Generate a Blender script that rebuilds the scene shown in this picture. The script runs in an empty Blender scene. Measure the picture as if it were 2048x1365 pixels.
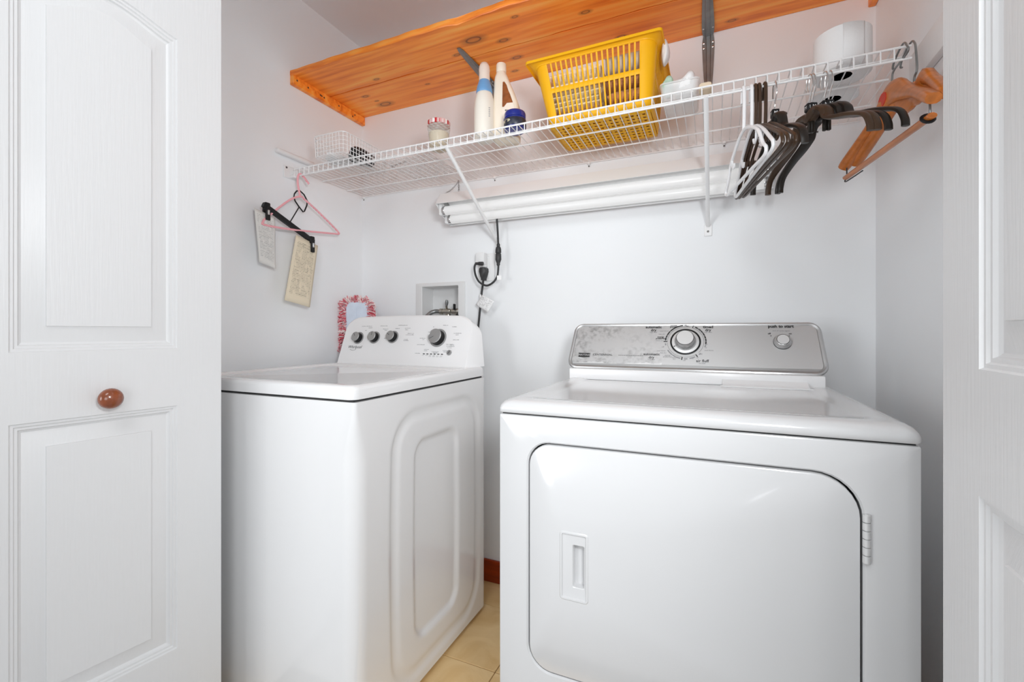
import bpy, bmesh, math, random
from mathutils import Vector, Matrix
random.seed(7)
S = bpy.context.scene
COL = S.collection
PI = math.pi

# ------------------------------------------------------------------ camera, world, light, exposure
cam_d = bpy.data.cameras.new('camera'); cam = bpy.data.objects.new('camera', cam_d); COL.objects.link(cam)
cam_d.sensor_width = 36.0; cam_d.lens = 36.0 * 910.0 / 2048.0
cam_d.shift_y = -(682.5 - 663.0) / 2048.0
cam_d.clip_start = 0.02
cam.location = (0, 0, 1.06); cam.rotation_euler = (PI / 2, 0, math.radians(24.0))
S.camera = cam
W = bpy.data.worlds.new('room_ambient'); S.world = W; W.use_nodes = True
W.node_tree.nodes['Background'].inputs[0].default_value = (0.95, 0.98, 1.0, 1)
W.node_tree.nodes['Background'].inputs[1].default_value = 0.38
def area(name, loc, target, size, power, col=(0.955, 0.98, 1.0)):
    l = bpy.data.lights.new(name, 'AREA'); l.shape = 'DISK'; l.size = size; l.energy = power; l.color = col
    o = bpy.data.objects.new(name, l); COL.objects.link(o); o.location = loc
    o.rotation_euler = (Vector(target) - Vector(loc)).to_track_quat('-Z', 'Y').to_euler()
    return o
area('room_fill_light', (1.5, -2.2, 1.15), (-0.9, 1.5, 1.6), 1.5, 26)  # added fill from the front right, not an actual window
area('room_fill_light', (-2.0, -2.2, 1.15), (0.0, 1.5, 1.6), 1.5, 42)  # second added fill, from the front left, with no window behind it
area('camera_fill_light', (0.30, 0.03, 1.38), (-0.65, 1.7, 1.75), 0.30, 14.5)  # fill added beside the camera to brighten the closet interior
area('overhead_fill_light', (-0.30, -0.50, 2.40), (-0.45, 0.9, 0.8), 0.8, 11)  # added overhead fill, lifts the dryer top and washer console
S.view_settings.view_transform = 'Standard'; S.view_settings.look = 'None'
S.view_settings.gamma = 1.0; S.view_settings.exposure = -0.10
S.view_settings.use_curve_mapping = False
S.cycles.max_bounces = 16; S.cycles.diffuse_bounces = 10; S.cycles.glossy_bounces = 6; S.cycles.transparent_max_bounces = 16
TUBE_EMISSION = 0.40

# ------------------------------------------------------------------ helpers
def srgb(r, g, b):
    f = lambda c: c / 12.92 if c <= 0.04045 else ((c + 0.055) / 1.055) ** 2.4
    return (f(r / 255), f(g / 255), f(b / 255), 1)

def rrect(x0, x1, z0, z1, r, n=6, rs=None):
    """closed outline, counter-clockwise from the bottom right corner; rs = radii br, tr, tl, bl"""
    rs = rs or (r, r, r, r); P = []
    for k, (cx, cz, sx, sz) in enumerate(((x1, z0, -1, 1), (x1, z1, -1, -1), (x0, z1, 1, -1), (x0, z0, 1, 1))):
        rr = rs[k]; ox, oz = cx + sx * rr, cz + sz * rr; a0 = -PI / 2 + k * PI / 2
        for i in range(n + 1):
            a = a0 + (PI / 2) * i / n; P.append((ox + rr * math.cos(a), oz + rr * math.sin(a)))
    return P

def offset_poly(P, d):
    """inset a counter-clockwise outline by d (mitred)"""
    out = []; n = len(P)
    for i in range(n):
        a, b, c = Vector(P[i - 1]), Vector(P[i]), Vector(P[(i + 1) % n])
        e1 = (b - a); e2 = (c - b)
        if e1.length < 1e-7: e1 = e2
        if e2.length < 1e-7: e2 = e1
        e1.normalize(); e2.normalize()
        n1 = Vector((-e1.y, e1.x)); n2 = Vector((-e2.y, e2.x)); m = n1 + n2
        if m.length < 1e-6: m = n1
        m.normalize(); k = d / max(0.35, m.dot(n1)); out.append((b.x + m.x * k, b.y + m.y * k))
    return out

def spline(P, n=6, closed=False):
    """Catmull-Rom through P"""
    P = [Vector(p) for p in P]; out = []; m = len(P)
    for i in range(m if closed else m - 1):
        if closed: p0, p1, p2, p3 = P[i - 1], P[i], P[(i + 1) % m], P[(i + 2) % m]
        else: p0, p1, p2, p3 = P[max(i - 1, 0)], P[i], P[i + 1], P[min(i + 2, m - 1)]
        for k in range(n):
            t = k / n
            out.append(0.5 * ((2 * p1) + (p2 - p0) * t + (2 * p0 - 5 * p1 + 4 * p2 - p3) * t * t + (3 * p1 - p0 - 3 * p2 + p3) * t ** 3))
    if not closed: out.append(P[-1])
    return out

class MB:
    def __init__(self): self.v = []; self.f = []
    def add(self, vs, fs):
        o = len(self.v); self.v += [tuple(v) for v in vs]; self.f += [tuple(i + o for i in f) for f in fs]; return self
    def box(self, lo, hi):
        (a, b, c), (d, e, f) = lo, hi
        return self.add([(a, b, c), (d, b, c), (d, e, c), (a, e, c), (a, b, f), (d, b, f), (d, e, f), (a, e, f)],
                        [(0, 3, 2, 1), (4, 5, 6, 7), (0, 1, 5, 4), (1, 2, 6, 5), (2, 3, 7, 6), (3, 0, 4, 7)])
    def bbox(self, lo, hi, r, seg=2):
        bm = bmesh.new(); bmesh.ops.create_cube(bm, size=1)
        for v in bm.verts: v.co = Vector([(lo[i] + hi[i]) / 2 + v.co[i] * (hi[i] - lo[i]) for i in range(3)])
        bmesh.ops.bevel(bm, geom=list(bm.edges), offset=r, segments=seg, profile=0.5, affect='EDGES')
        bm.verts.index_update()
        self.add([v.co[:] for v in bm.verts], [[v.index for v in f.verts] for f in bm.faces]); bm.free(); return self
    def rings(self, R, caps=(True, True), closed=True, loop=False):
        n = len(R[0]); vs = [p for r in R for p in r]; fs = []; m = len(R)
        for j in range(m if loop else m - 1):
            k = (j + 1) % m
            for i in range(n if closed else n - 1):
                a = j * n + i; b = j * n + (i + 1) % n; fs.append((a, b, k * n + (i + 1) % n, k * n + i))
        if caps[0] and not loop: fs.append(tuple(range(n - 1, -1, -1)))
        if caps[1] and not loop: fs.append(tuple((m - 1) * n + i for i in range(n)))
        return self.add(vs, fs)
    def sweep(self, path, sec, up=(0, 0, 1), closed=False, twist=None):
        """sec(i, t) -> list of (side, up) offsets; frames from a fixed reference vector"""
        P = [Vector(p) for p in path]; n = len(P); R = []
        ref = Vector(up)
        for i in range(n):
            if closed: t = P[(i + 1) % n] - P[i - 1]
            else: t = P[min(i + 1, n - 1)] - P[max(i - 1, 0)]
            t.normalize()
            s = t.cross(ref)
            if s.length < 1e-4: s = t.cross(Vector((0.3, 1, 0.2)))
            s.normalize(); u = s.cross(t).normalized()
            R.append([P[i] + s * a + u * b for a, b in sec(i, i / max(1, n - 1))])
        return self.rings(R, (not closed, not closed), True, closed)
    def tube(self, path, r, n=8, closed=False):
        P = [Vector(p) for p in path]; m = len(P); R = []; prev = None
        for i in range(m):
            if closed: t = P[(i + 1) % m] - P[i - 1]
            else: t = P[min(i + 1, m - 1)] - P[max(i - 1, 0)]
            t.normalize()
            if prev is None:
                s = t.cross(Vector((0.21, 0.37, 0.9)));
                if s.length < 1e-3: s = t.cross(Vector((1, 0, 0)))
            else: s = prev - t * prev.dot(t)
            s.normalize(); prev = s; u = t.cross(s)
            rr = r(i / max(1, m - 1)) if callable(r) else r
            R.append([P[i] + (s * math.cos(2 * PI * k / n) + u * math.sin(2 * PI * k / n)) * rr for k in range(n)])
        return self.rings(R, (not closed, not closed), True, closed)
    def lathe(self, prof, n=32, o=(0, 0, 0), ax=(0, 0, 1)):
        """prof: (radius, height) along ax"""
        z = Vector(ax).normalized(); x = z.orthogonal().normalized(); y = z.cross(x); o = Vector(o)
        R = [[o + z * h + (x * math.cos(2 * PI * k / n) + y * math.sin(2 * PI * k / n)) * max(r, 1e-5) for k in range(n)] for r, h in prof]
        return self.rings(R)
    def ball(self, c, r, n=12, m=8):
        R = []
        for j in range(m + 1):
            a = PI * j / m; R.append([(c[0] + r[0] * math.sin(a) * math.cos(2 * PI * k / n), c[1] + r[1] * math.sin(a) * math.sin(2 * PI * k / n), c[2] - r[2] * math.cos(a)) for k in range(n)])
        return self.rings(R, (False, False))
    def prism(self, outline, f0, f1):
        return self.rings([[f0(p) for p in outline], [f1(p) for p in outline]])
    def build(self, name, mat, parent=None, smooth=40, world=False, uv=None):
        vs = self.v
        if world and parent is not None:
            M = parent.matrix_basis.inverted() if parent.parent is None else (parent.parent.matrix_basis @ parent.matrix_basis).inverted()
            vs = [(M @ Vector(v))[:] for v in vs]
        me = bpy.data.meshes.new(name); me.from_pydata(vs, [], self.f)
        bm = bmesh.new(); bm.from_mesh(me); bmesh.ops.recalc_face_normals(bm, faces=bm.faces); bm.to_mesh(me); bm.free()
        if uv:
            L = me.uv_layers.new(name='UVMap')
            for lp in me.loops: L.data[lp.index].uv = uv(me.vertices[lp.vertex_index].co)
        me.materials.append(mat)
        if smooth:
            for p in me.polygons: p.use_smooth = True
            me.set_sharp_from_angle(angle=math.radians(smooth))
        o = bpy.data.objects.new(name, me); COL.objects.link(o)
        if parent is not None: o.parent = parent
        return o

def tag(o, label, cat, group=None):
    o['label'] = label; o['category'] = cat
    if group: o['group'] = group
    return o
def thing(name, label, cat, loc=(0, 0, 0), rotz=0, group=None):
    o = bpy.data.objects.new(name, None); COL.objects.link(o); o.empty_display_size = 0.05
    o.location = loc; o.rotation_euler = (0, 0, rotz)
    o.matrix_basis = Matrix.Translation(loc) @ Matrix.Rotation(rotz, 4, 'Z')
    return tag(o, label, cat, group)
def struct(o): o['kind'] = 'structure'; return o
def lab(o, label): o['label'] = label; return o

def text_geo(body, size, align='CENTER', shear=0.0, bold=0.0, spacing=1.0):
    c = bpy.data.curves.new('lettering', 'FONT'); c.body = body; c.size = size; c.align_x = align; c.align_y = 'CENTER'
    c.shear = shear; c.offset = bold; c.resolution_u = 2; c.space_character = spacing
    o = bpy.data.objects.new('lettering', c); COL.objects.link(o)
    me = bpy.data.meshes.new_from_object(o)
    vs = [v.co.copy() for v in me.vertices]; fs = [tuple(p.vertices) for p in me.polygons]
    bpy.data.objects.remove(o); bpy.data.curves.remove(c); bpy.data.meshes.remove(me)
    return vs, fs
def put_text(mb, body, size, o, rx, uz, align='CENTER', **k):
    vs, fs = text_geo(body, size, align, **k); o = Vector(o); rx = Vector(rx); uz = Vector(uz)
    mb.add([o + rx * v.x + uz * v.y for v in vs], fs)

# ------------------------------------------------------------------ materials
def mat(name, col, rough=0.5, metal=0.0, spec=0.5, coat=0.0, bump=None, var=None, trans=0.0, alpha=1.0, emit=None, coord='Object', sheen=0.0, sub=0.0):
    m = bpy.data.materials.new(name); m.use_nodes = True; N = m.node_tree.nodes; L = m.node_tree.links
    b = N['Principled BSDF']; col = tuple(col) if len(col) == 4 else tuple(col) + (1,)
    b.inputs['Base Color'].default_value = col; b.inputs['Roughness'].default_value = rough; b.inputs['Metallic'].default_value = metal
    b.inputs['Specular IOR Level'].default_value = spec; b.inputs['Coat Weight'].default_value = coat; b.inputs['Coat Roughness'].default_value = 0.08
    b.inputs['Transmission Weight'].default_value = trans; b.inputs['Alpha'].default_value = alpha
    if sheen: b.inputs['Sheen Weight'].default_value = sheen
    if emit: b.inputs['Emission Color'].default_value = emit[0]; b.inputs['Emission Strength'].default_value = emit[1]
    tc = N.new('ShaderNodeTexCoord')
    def noise(scale, detail=3, stretch=(1, 1, 1)):
        mp = N.new('ShaderNodeMapping'); mp.inputs['Scale'].default_value = stretch; L.new(tc.outputs[coord], mp.inputs[0])
        t = N.new('ShaderNodeTexNoise'); t.inputs['Scale'].default_value = scale; t.inputs['Detail'].default_value = detail; L.new(mp.outputs[0], t.inputs[0]); return t
    if var:   # (scale, amount, stretch)
        t = noise(var[0], 4, var[2] if len(var) > 2 else (1, 1, 1))
        r = N.new('ShaderNodeValToRGB'); e = r.color_ramp.elements; k = var[1]
        e[0].position = 0.3; e[1].position = 0.7
        e[0].color = tuple(max(0, c * (1 - k)) for c in col[:3]) + (1,); e[1].color = tuple(min(1, c * (1 + k * 0.5)) for c in col[:3]) + (1,)
        L.new(t.outputs['Fac'], r.inputs[0]); L.new(r.outputs[0], b.inputs['Base Color'])
    if bump:  # (scale, strength, distance, stretch)
        t = noise(bump[0], 3, bump[3] if len(bump) > 3 else (1, 1, 1))
        bn = N.new('ShaderNodeBump'); bn.inputs['Strength'].default_value = bump[1]; bn.inputs['Distance'].default_value = bump[2]
        L.new(t.outputs['Fac'], bn.inputs['Height']); L.new(bn.outputs[0], b.inputs['Normal'])
    return m

M = {}
M['wall'] = mat('wall_paint', (0.85, 0.866, 0.88), 0.55, spec=0.3, bump=(60, 0.06, 0.004), var=(1.6, 0.02))
M['ceiling'] = mat('ceiling_paint', (0.80, 0.825, 0.845), 0.9, spec=0.1)
M['door'] = mat('door_paint', (0.74, 0.74, 0.745), 0.38, spec=0.4, bump=(9, 0.12, 0.004, (22, 22, 1)))
M['enamel'] = mat('white_enamel', (0.80, 0.80, 0.805), 0.12, coat=0.6, var=(2.0, 0.01))
M['enamel_dryer'] = mat('white_enamel_aged', (0.66, 0.66, 0.665), 0.16, coat=0.5, var=(3.0, 0.015))
M['panel_white'] = mat('white_console_plastic', (0.84, 0.84, 0.845), 0.28)
M['plastic_white'] = mat('white_plastic', (0.80, 0.80, 0.80), 0.35)
M['wire'] = mat('white_vinyl_wire', (0.84, 0.84, 0.84), 0.32)
M['lamp_metal'] = mat('white_lamp_sheet', (0.82, 0.82, 0.82), 0.35)
M['tube'] = mat('fluorescent_tube', (0.5, 0.5, 0.5), 0.3, emit=((1, 0.995, 0.985, 1), TUBE_EMISSION))
M['alu'] = mat('brushed_aluminium', (0.60, 0.60, 0.60), 0.34, metal=0.75, bump=(40, 0.05, 0.001, (1, 30, 30)), var=(14, 0.12))
M['alu_trim'] = mat('satin_trim', (0.52, 0.52, 0.52), 0.28, metal=0.8)
M['chrome'] = mat('bright_metal', (0.72, 0.72, 0.72), 0.2, metal=1.0)
M['satin'] = mat('satin_knob_metal', (0.74, 0.74, 0.74), 0.38, metal=0.45, bump=(30, 0.05, 0.001, (1, 30, 30)))
M['steel'] = mat('galvanised_steel', (0.30, 0.31, 0.31), 0.38, metal=0.85, var=(20, 0.2))
M['brass'] = mat('nickel_brass', (0.55, 0.52, 0.46), 0.25, metal=1.0)
M['knob_face'] = mat('grey_knob_face', (0.42, 0.42, 0.42), 0.35, metal=0.6)
M['black'] = mat('black_plastic', (0.010, 0.010, 0.011), 0.42, spec=0.3)
M['rubber'] = mat('black_rubber', (0.025, 0.025, 0.026), 0.5)
M['grey_print'] = mat('grey_print', (0.33, 0.33, 0.34), 0.6)
M['black_print'] = mat('black_print', (0.02, 0.02, 0.02), 0.5)
M['ring_grey'] = mat('grey_ring_print', (0.30, 0.30, 0.30), 0.5)
M['brown'] = mat('dark_brown_plastic', srgb(66, 48, 34), 0.38, spec=0.35)
M['brownblack'] = mat('black_brown_plastic', srgb(36, 31, 27), 0.36, spec=0.35)
M['white_hanger'] = mat('white_hanger_plastic', (0.84, 0.84, 0.85), 0.3)
M['yellow'] = mat('yellow_plastic', (0.90, 0.46, 0.006), 0.42, spec=0.3)
M['base_wood'] = mat('red_brown_skirting', srgb(158, 56, 14), 0.4, var=(6, 0.3, (1, 8, 8)))
M['hang_wood'] = mat('orange_hanger_wood', srgb(196, 112, 44), 0.35, coat=0.3, var=(14, 0.25, (6, 1, 6)), bump=(30, 0.05, 0.002, (6, 1, 6)))
M['knob_wood'] = mat('stained_knob_wood', srgb(140, 72, 40), 0.25, coat=0.5, var=(40, 0.25))
M['red_sticker'] = mat('red_sticker', srgb(196, 62, 44), 0.5)
M['denim'] = mat('pale_blue_cloth', srgb(212, 222, 236), 0.95, spec=0.1, bump=(300, 0.4, 0.002), var=(22, 0.08))
M['yarn'] = None
M['cream_bottle'] = mat('cream_plastic', srgb(238, 226, 208), 0.35, spec=0.4)
M['spray_bottle'] = mat('ivory_plastic', srgb(235, 229, 218), 0.35, spec=0.4)
M['spray_cap'] = mat('frosted_cap_plastic', srgb(232, 216, 203), 0.25, spec=0.4)
M['blue_collar'] = mat('light_blue_plastic', srgb(110, 160, 208), 0.3)
M['blue_jar'] = mat('cobalt_plastic', srgb(28, 42, 130), 0.25, coat=0.3)
M['dark_label'] = mat('dark_label', srgb(40, 44, 60), 0.4, var=(60, 0.6))
M['brown_label'] = mat('brown_printed_label', srgb(150, 84, 38), 0.4, var=(70, 0.35))
M['blue_print'] = mat('blue_print', srgb(40, 50, 140), 0.5)
M['red_print'] = mat('red_brown_print', srgb(150, 60, 60), 0.5)
M['powder'] = mat('cream_powder', srgb(232, 210, 180), 0.8)
M['towel_cream'] = mat('cream_towel', srgb(250, 238, 210), 0.95, spec=0.1, bump=(260, 0.6, 0.004), var=(18, 0.1), sheen=0.2)
M['towel_yellow'] = mat('gold_towel', srgb(246, 196, 104), 0.95, spec=0.1, bump=(240, 0.6, 0.004), var=(14, 0.18), sheen=0.2)
M['towel_brown'] = mat('tan_brown_towel', srgb(196, 138, 94), 0.95, spec=0.1, bump=(260, 0.7, 0.004), var=(90, 0.25), sheen=0.2)
M['cloth_grey'] = mat('grey_beige_cloth', srgb(206, 196, 180), 0.9, spec=0.1, bump=(90, 0.3, 0.004), var=(10, 0.15))
M['cloth_floral'] = mat('pink_floral_cloth', srgb(226, 190, 178), 0.95, spec=0.1, bump=(120, 0.5, 0.004), var=(45, 0.4))
M['cloth_check'] = mat('cream_patterned_cloth', srgb(246, 230, 200), 0.95, spec=0.1, bump=(140, 0.5, 0.004), var=(50, 0.3))
M['cloth_green'] = mat('green_white_cloth', srgb(176, 200, 180), 0.95, spec=0.1, bump=(140, 0.5, 0.004), var=(40, 0.35))
M['tissue'] = mat('white_tissue_paper', (0.84, 0.84, 0.84), 0.95, spec=0.1, bump=(160, 0.25, 0.003))
M['card'] = mat('grey_card_tube', (0.60, 0.55, 0.50), 0.9)
M['pink'] = None
M['grey_pen'] = mat('grey_plastic', (0.33, 0.33, 0.33), 0.4)
M['paper_tag'] = None
M['dark_gap'] = mat('dark_seal', (0.03, 0.03, 0.03), 0.8)
M['inside_box'] = mat('outlet_box_plastic', (0.74, 0.74, 0.74), 0.4)
M['screw'] = mat('screw_head', (0.12, 0.115, 0.11), 0.4, metal=0.8)
M['clear_bin'] = mat('milky_clear_plastic', (0.9, 0.9, 0.9), 0.15, alpha=0.45)
M['clear_bag'] = mat('clear_bag_plastic', (0.92, 0.92, 0.92), 0.2, alpha=0.30, bump=(30, 0.8, 0.02))
M['glass'] = mat('thin_jar_glass', (0.62, 0.66, 0.60), 0.05, alpha=0.38)

def node_mat(name, rough=0.5, coat=0.0):
    m = bpy.data.materials.new(name); m.use_nodes = True; N = m.node_tree.nodes; L = m.node_tree.links
    b = N['Principled BSDF']; b.inputs['Roughness'].default_value = rough; b.inputs['Coat Weight'].default_value = coat
    return m, N, L, b

def wood_pine():
    m, N, L, b = node_mat('varnished_knotty_pine', 0.42, 0.15)
    tc = N.new('ShaderNodeTexCoord')
    mp = N.new('ShaderNodeMapping'); mp.inputs['Scale'].default_value = (1.1, 16, 16); L.new(tc.outputs['Object'], mp.inputs[0])
    n1 = N.new('ShaderNodeTexNoise'); n1.inputs['Scale'].default_value = 2.2; n1.inputs['Detail'].default_value = 6; n1.inputs['Distortion'].default_value = 0.6
    L.new(mp.outputs[0], n1.inputs[0])
    r = N.new('ShaderNodeValToRGB'); e = r.color_ramp.elements
    e[0].position = 0.30; e[0].color = srgb(222, 110, 26); e[1].position = 0.68; e[1].color = srgb(255, 176, 80)
    k = e.new(0.5); k.color = srgb(252, 148, 48)
    L.new(n1.outputs['Fac'], r.inputs[0])
    cur = r.outputs[0]
    # knots at their places on the underside of the boards: (x, y, size)
    knots = [(-0.782, 1.4195, 0.022), (-0.88, 1.471, 0.009), (-0.685, 1.465, 0.012), (-1.372, 1.662, 0.020), (-1.409, 1.573, 0.010), (-0.684, 1.582, 0.012), (-0.7265, 1.661, 0.008), (-0.382, 1.443, 0.010), (0.053, 1.686, 0.009), (-1.267, 1.479, 0.008), (-1.39, 1.625, 0.006), (-0.30, 1.62, 0.010), (0.2, 1.45, 0.014), (-0.6, 1.37, 0.007), (-1.1, 1.60, 0.006)]
    for x, y, s in knots:
        sub = N.new('ShaderNodeVectorMath'); sub.operation = 'SUBTRACT'; sub.inputs[1].default_value = (x, y, 2.098); L.new(tc.outputs['Object'], sub.inputs[0])
        mul = N.new('ShaderNodeVectorMath'); mul.operation = 'MULTIPLY'; mul.inputs[1].default_value = (0.34 / s, 0.72 / s, 0); L.new(sub.outputs[0], mul.inputs[0])
        ln = N.new('ShaderNodeVectorMath'); ln.operation = 'LENGTH'; L.new(mul.outputs[0], ln.inputs[0])
        cr = N.new('ShaderNodeValToRGB'); ce = cr.color_ramp.elements
        ce[0].position = 0.0; ce[0].color = (0.35, 0.35, 0.35, 1); ce[1].position = 1.0; ce[1].color = (0, 0, 0, 1)
        q = ce.new(0.33); q.color = (0.45, 0.45, 0.45, 1); q = ce.new(0.42); q.color = (0.95, 0.95, 0.95, 1); q = ce.new(0.52); q.color = (0.45, 0.45, 0.45, 1)
        L.new(ln.outputs['Value'], cr.inputs[0])
        mx = N.new('ShaderNodeMix'); mx.data_type = 'RGBA'; mx.inputs['B'].default_value = srgb(92, 46, 20)
        L.new(cr.outputs[0], mx.inputs['Factor']); L.new(cur, mx.inputs['A']); cur = mx.outputs['Result']
    L.new(cur, b.inputs['Base Color'])
    bn = N.new('ShaderNodeBump'); bn.inputs['Strength'].default_value = 0.12; bn.inputs['Distance'].default_value = 0.002
    L.new(n1.outputs['Fac'], bn.inputs['Height']); L.new(bn.outputs[0], b.inputs['Normal'])
    return m
M['pine'] = wood_pine()

def stone_tile():
    m, N, L, b = node_mat('tan_marbled_tile', 0.38)
    tc = N.new('ShaderNodeTexCoord'); oi = N.new('ShaderNodeObjectInfo')
    ad = N.new('ShaderNodeVectorMath'); ad.operation = 'ADD'; L.new(tc.outputs['Object'], ad.inputs[0])
    sc = N.new('ShaderNodeVectorMath'); sc.operation = 'SCALE'; sc.inputs['Scale'].default_value = 0.6; L.new(oi.outputs['Location'], sc.inputs[0]); L.new(sc.outputs[0], ad.inputs[1])
    n1 = N.new('ShaderNodeTexNoise'); n1.inputs['Scale'].default_value = 7; n1.inputs['Detail'].default_value = 5; n1.inputs['Distortion'].default_value = 1.2; L.new(ad.outputs[0], n1.inputs[0])
    r = N.new('ShaderNodeValToRGB'); e = r.color_ramp.elements
    e[0].position = 0.3; e[0].color = srgb(222, 184, 124); e[1].position = 0.7; e[1].color = srgb(246, 216, 164)
    L.new(n1.outputs['Fac'], r.inputs[0])
    # thin darker veins
    n2 = N.new('ShaderNodeTexNoise'); n2.inputs['Scale'].default_value = 3; n2.inputs['Detail'].default_value = 1; L.new(ad.outputs[0], n2.inputs[0])
    s = N.new('ShaderNodeMath'); s.operation = 'SUBTRACT'; s.inputs[1].default_value = 0.5; L.new(n2.outputs['Fac'], s.inputs[0])
    a = N.new('ShaderNodeMath'); a.operation = 'ABSOLUTE'; L.new(s.outputs[0], a.inputs[0])
    v = N.new('ShaderNodeMapRange'); v.inputs['From Min'].default_value = 0.0; v.inputs['From Max'].default_value = 0.008; v.inputs['To Min'].default_value = 0.22; v.inputs['To Max'].default_value = 0.0; L.new(a.outputs[0], v.inputs[0])
    mx = N.new('ShaderNodeMix'); mx.data_type = 'RGBA'; mx.inputs['B'].default_value = srgb(132, 96, 56); L.new(v.outputs[0], mx.inputs['Factor']); L.new(r.outputs[0], mx.inputs['A'])
    L.new(mx.outputs['Result'], b.inputs['Base Color'])
    return m
M['tile'] = stone_tile()
M['grout'] = mat('tile_grout', srgb(150, 120, 84), 0.9)

def stripe_mat(name, c0, c1, freq, axis_mix=(0, 0, 1), rough=0.8, noise_amt=0.0):
    m, N, L, b = node_mat(name, rough)
    tc = N.new('ShaderNodeTexCoord'); d = N.new('ShaderNodeVectorMath'); d.operation = 'DOT_PRODUCT'; d.inputs[1].default_value = axis_mix
    L.new(tc.outputs['Object'], d.inputs[0])
    f = N.new('ShaderNodeMath'); f.operation = 'MULTIPLY'; f.inputs[1].default_value = freq; L.new(d.outputs['Value'], f.inputs[0])
    fr = N.new('ShaderNodeMath'); fr.operation = 'FRACT'; L.new(f.outputs[0], fr.inputs[0])
    g = N.new('ShaderNodeMath'); g.operation = 'GREATER_THAN'; g.inputs[1].default_value = 0.5; L.new(fr.outputs[0], g.inputs[0])
    mx = N.new('ShaderNodeMix'); mx.data_type = 'RGBA'; mx.inputs['A'].default_value = c0; mx.inputs['B'].default_value = c1
    L.new(g.outputs[0], mx.inputs['Factor']); L.new(mx.outputs['Result'], b.inputs['Base Color'])
    return m
M['pink'] = stripe_mat('pink_white_twist', srgb(236, 138, 150), srgb(240, 196, 200), 260, (0, 0.8, 1))
M['yarn'] = mat('pink_white_yarn', srgb(232, 150, 158), 0.95, spec=0.1, var=(140, 0.5))
M['yarn2'] = mat('white_yarn', srgb(240, 224, 222), 0.95, spec=0.1)
M['yarn3'] = mat('red_yarn', srgb(206, 70, 88), 0.95, spec=0.1)

def gingham():
    m, N, L, b = node_mat('red_white_gingham', 0.35)
    tc = N.new('ShaderNodeTexCoord'); sp = N.new('ShaderNodeSeparateXYZ'); L.new(tc.outputs['Object'], sp.inputs[0])
    outs = []
    for ax in ('X', 'Y'):
        f = N.new('ShaderNodeMath'); f.operation = 'MULTIPLY'; f.inputs[1].default_value = 62; L.new(sp.outputs[ax], f.inputs[0])
        fr = N.new('ShaderNodeMath'); fr.operation = 'FRACT'; L.new(f.outputs[0], fr.inputs[0])
        g = N.new('ShaderNodeMath'); g.operation = 'GREATER_THAN'; g.inputs[1].default_value = 0.5; L.new(fr.outputs[0], g.inputs[0]); outs.append(g)
    a = N.new('ShaderNodeMath'); a.operation = 'ADD'; L.new(outs[0].outputs[0], a.inputs[0]); L.new(outs[1].outputs[0], a.inputs[1])
    h = N.new('ShaderNodeMath'); h.operation = 'MULTIPLY'; h.inputs[1].default_value = 0.5; L.new(a.outputs[0], h.inputs[0])
    mx = N.new('ShaderNodeMix'); mx.data_type = 'RGBA'; mx.inputs['A'].default_value = srgb(245, 240, 236); mx.inputs['B'].default_value = srgb(196, 40, 46)
    L.new(h.outputs[0], mx.inputs['Factor']); L.new(mx.outputs['Result'], b.inputs['Base Color']); return m
M['gingham'] = gingham()

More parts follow.
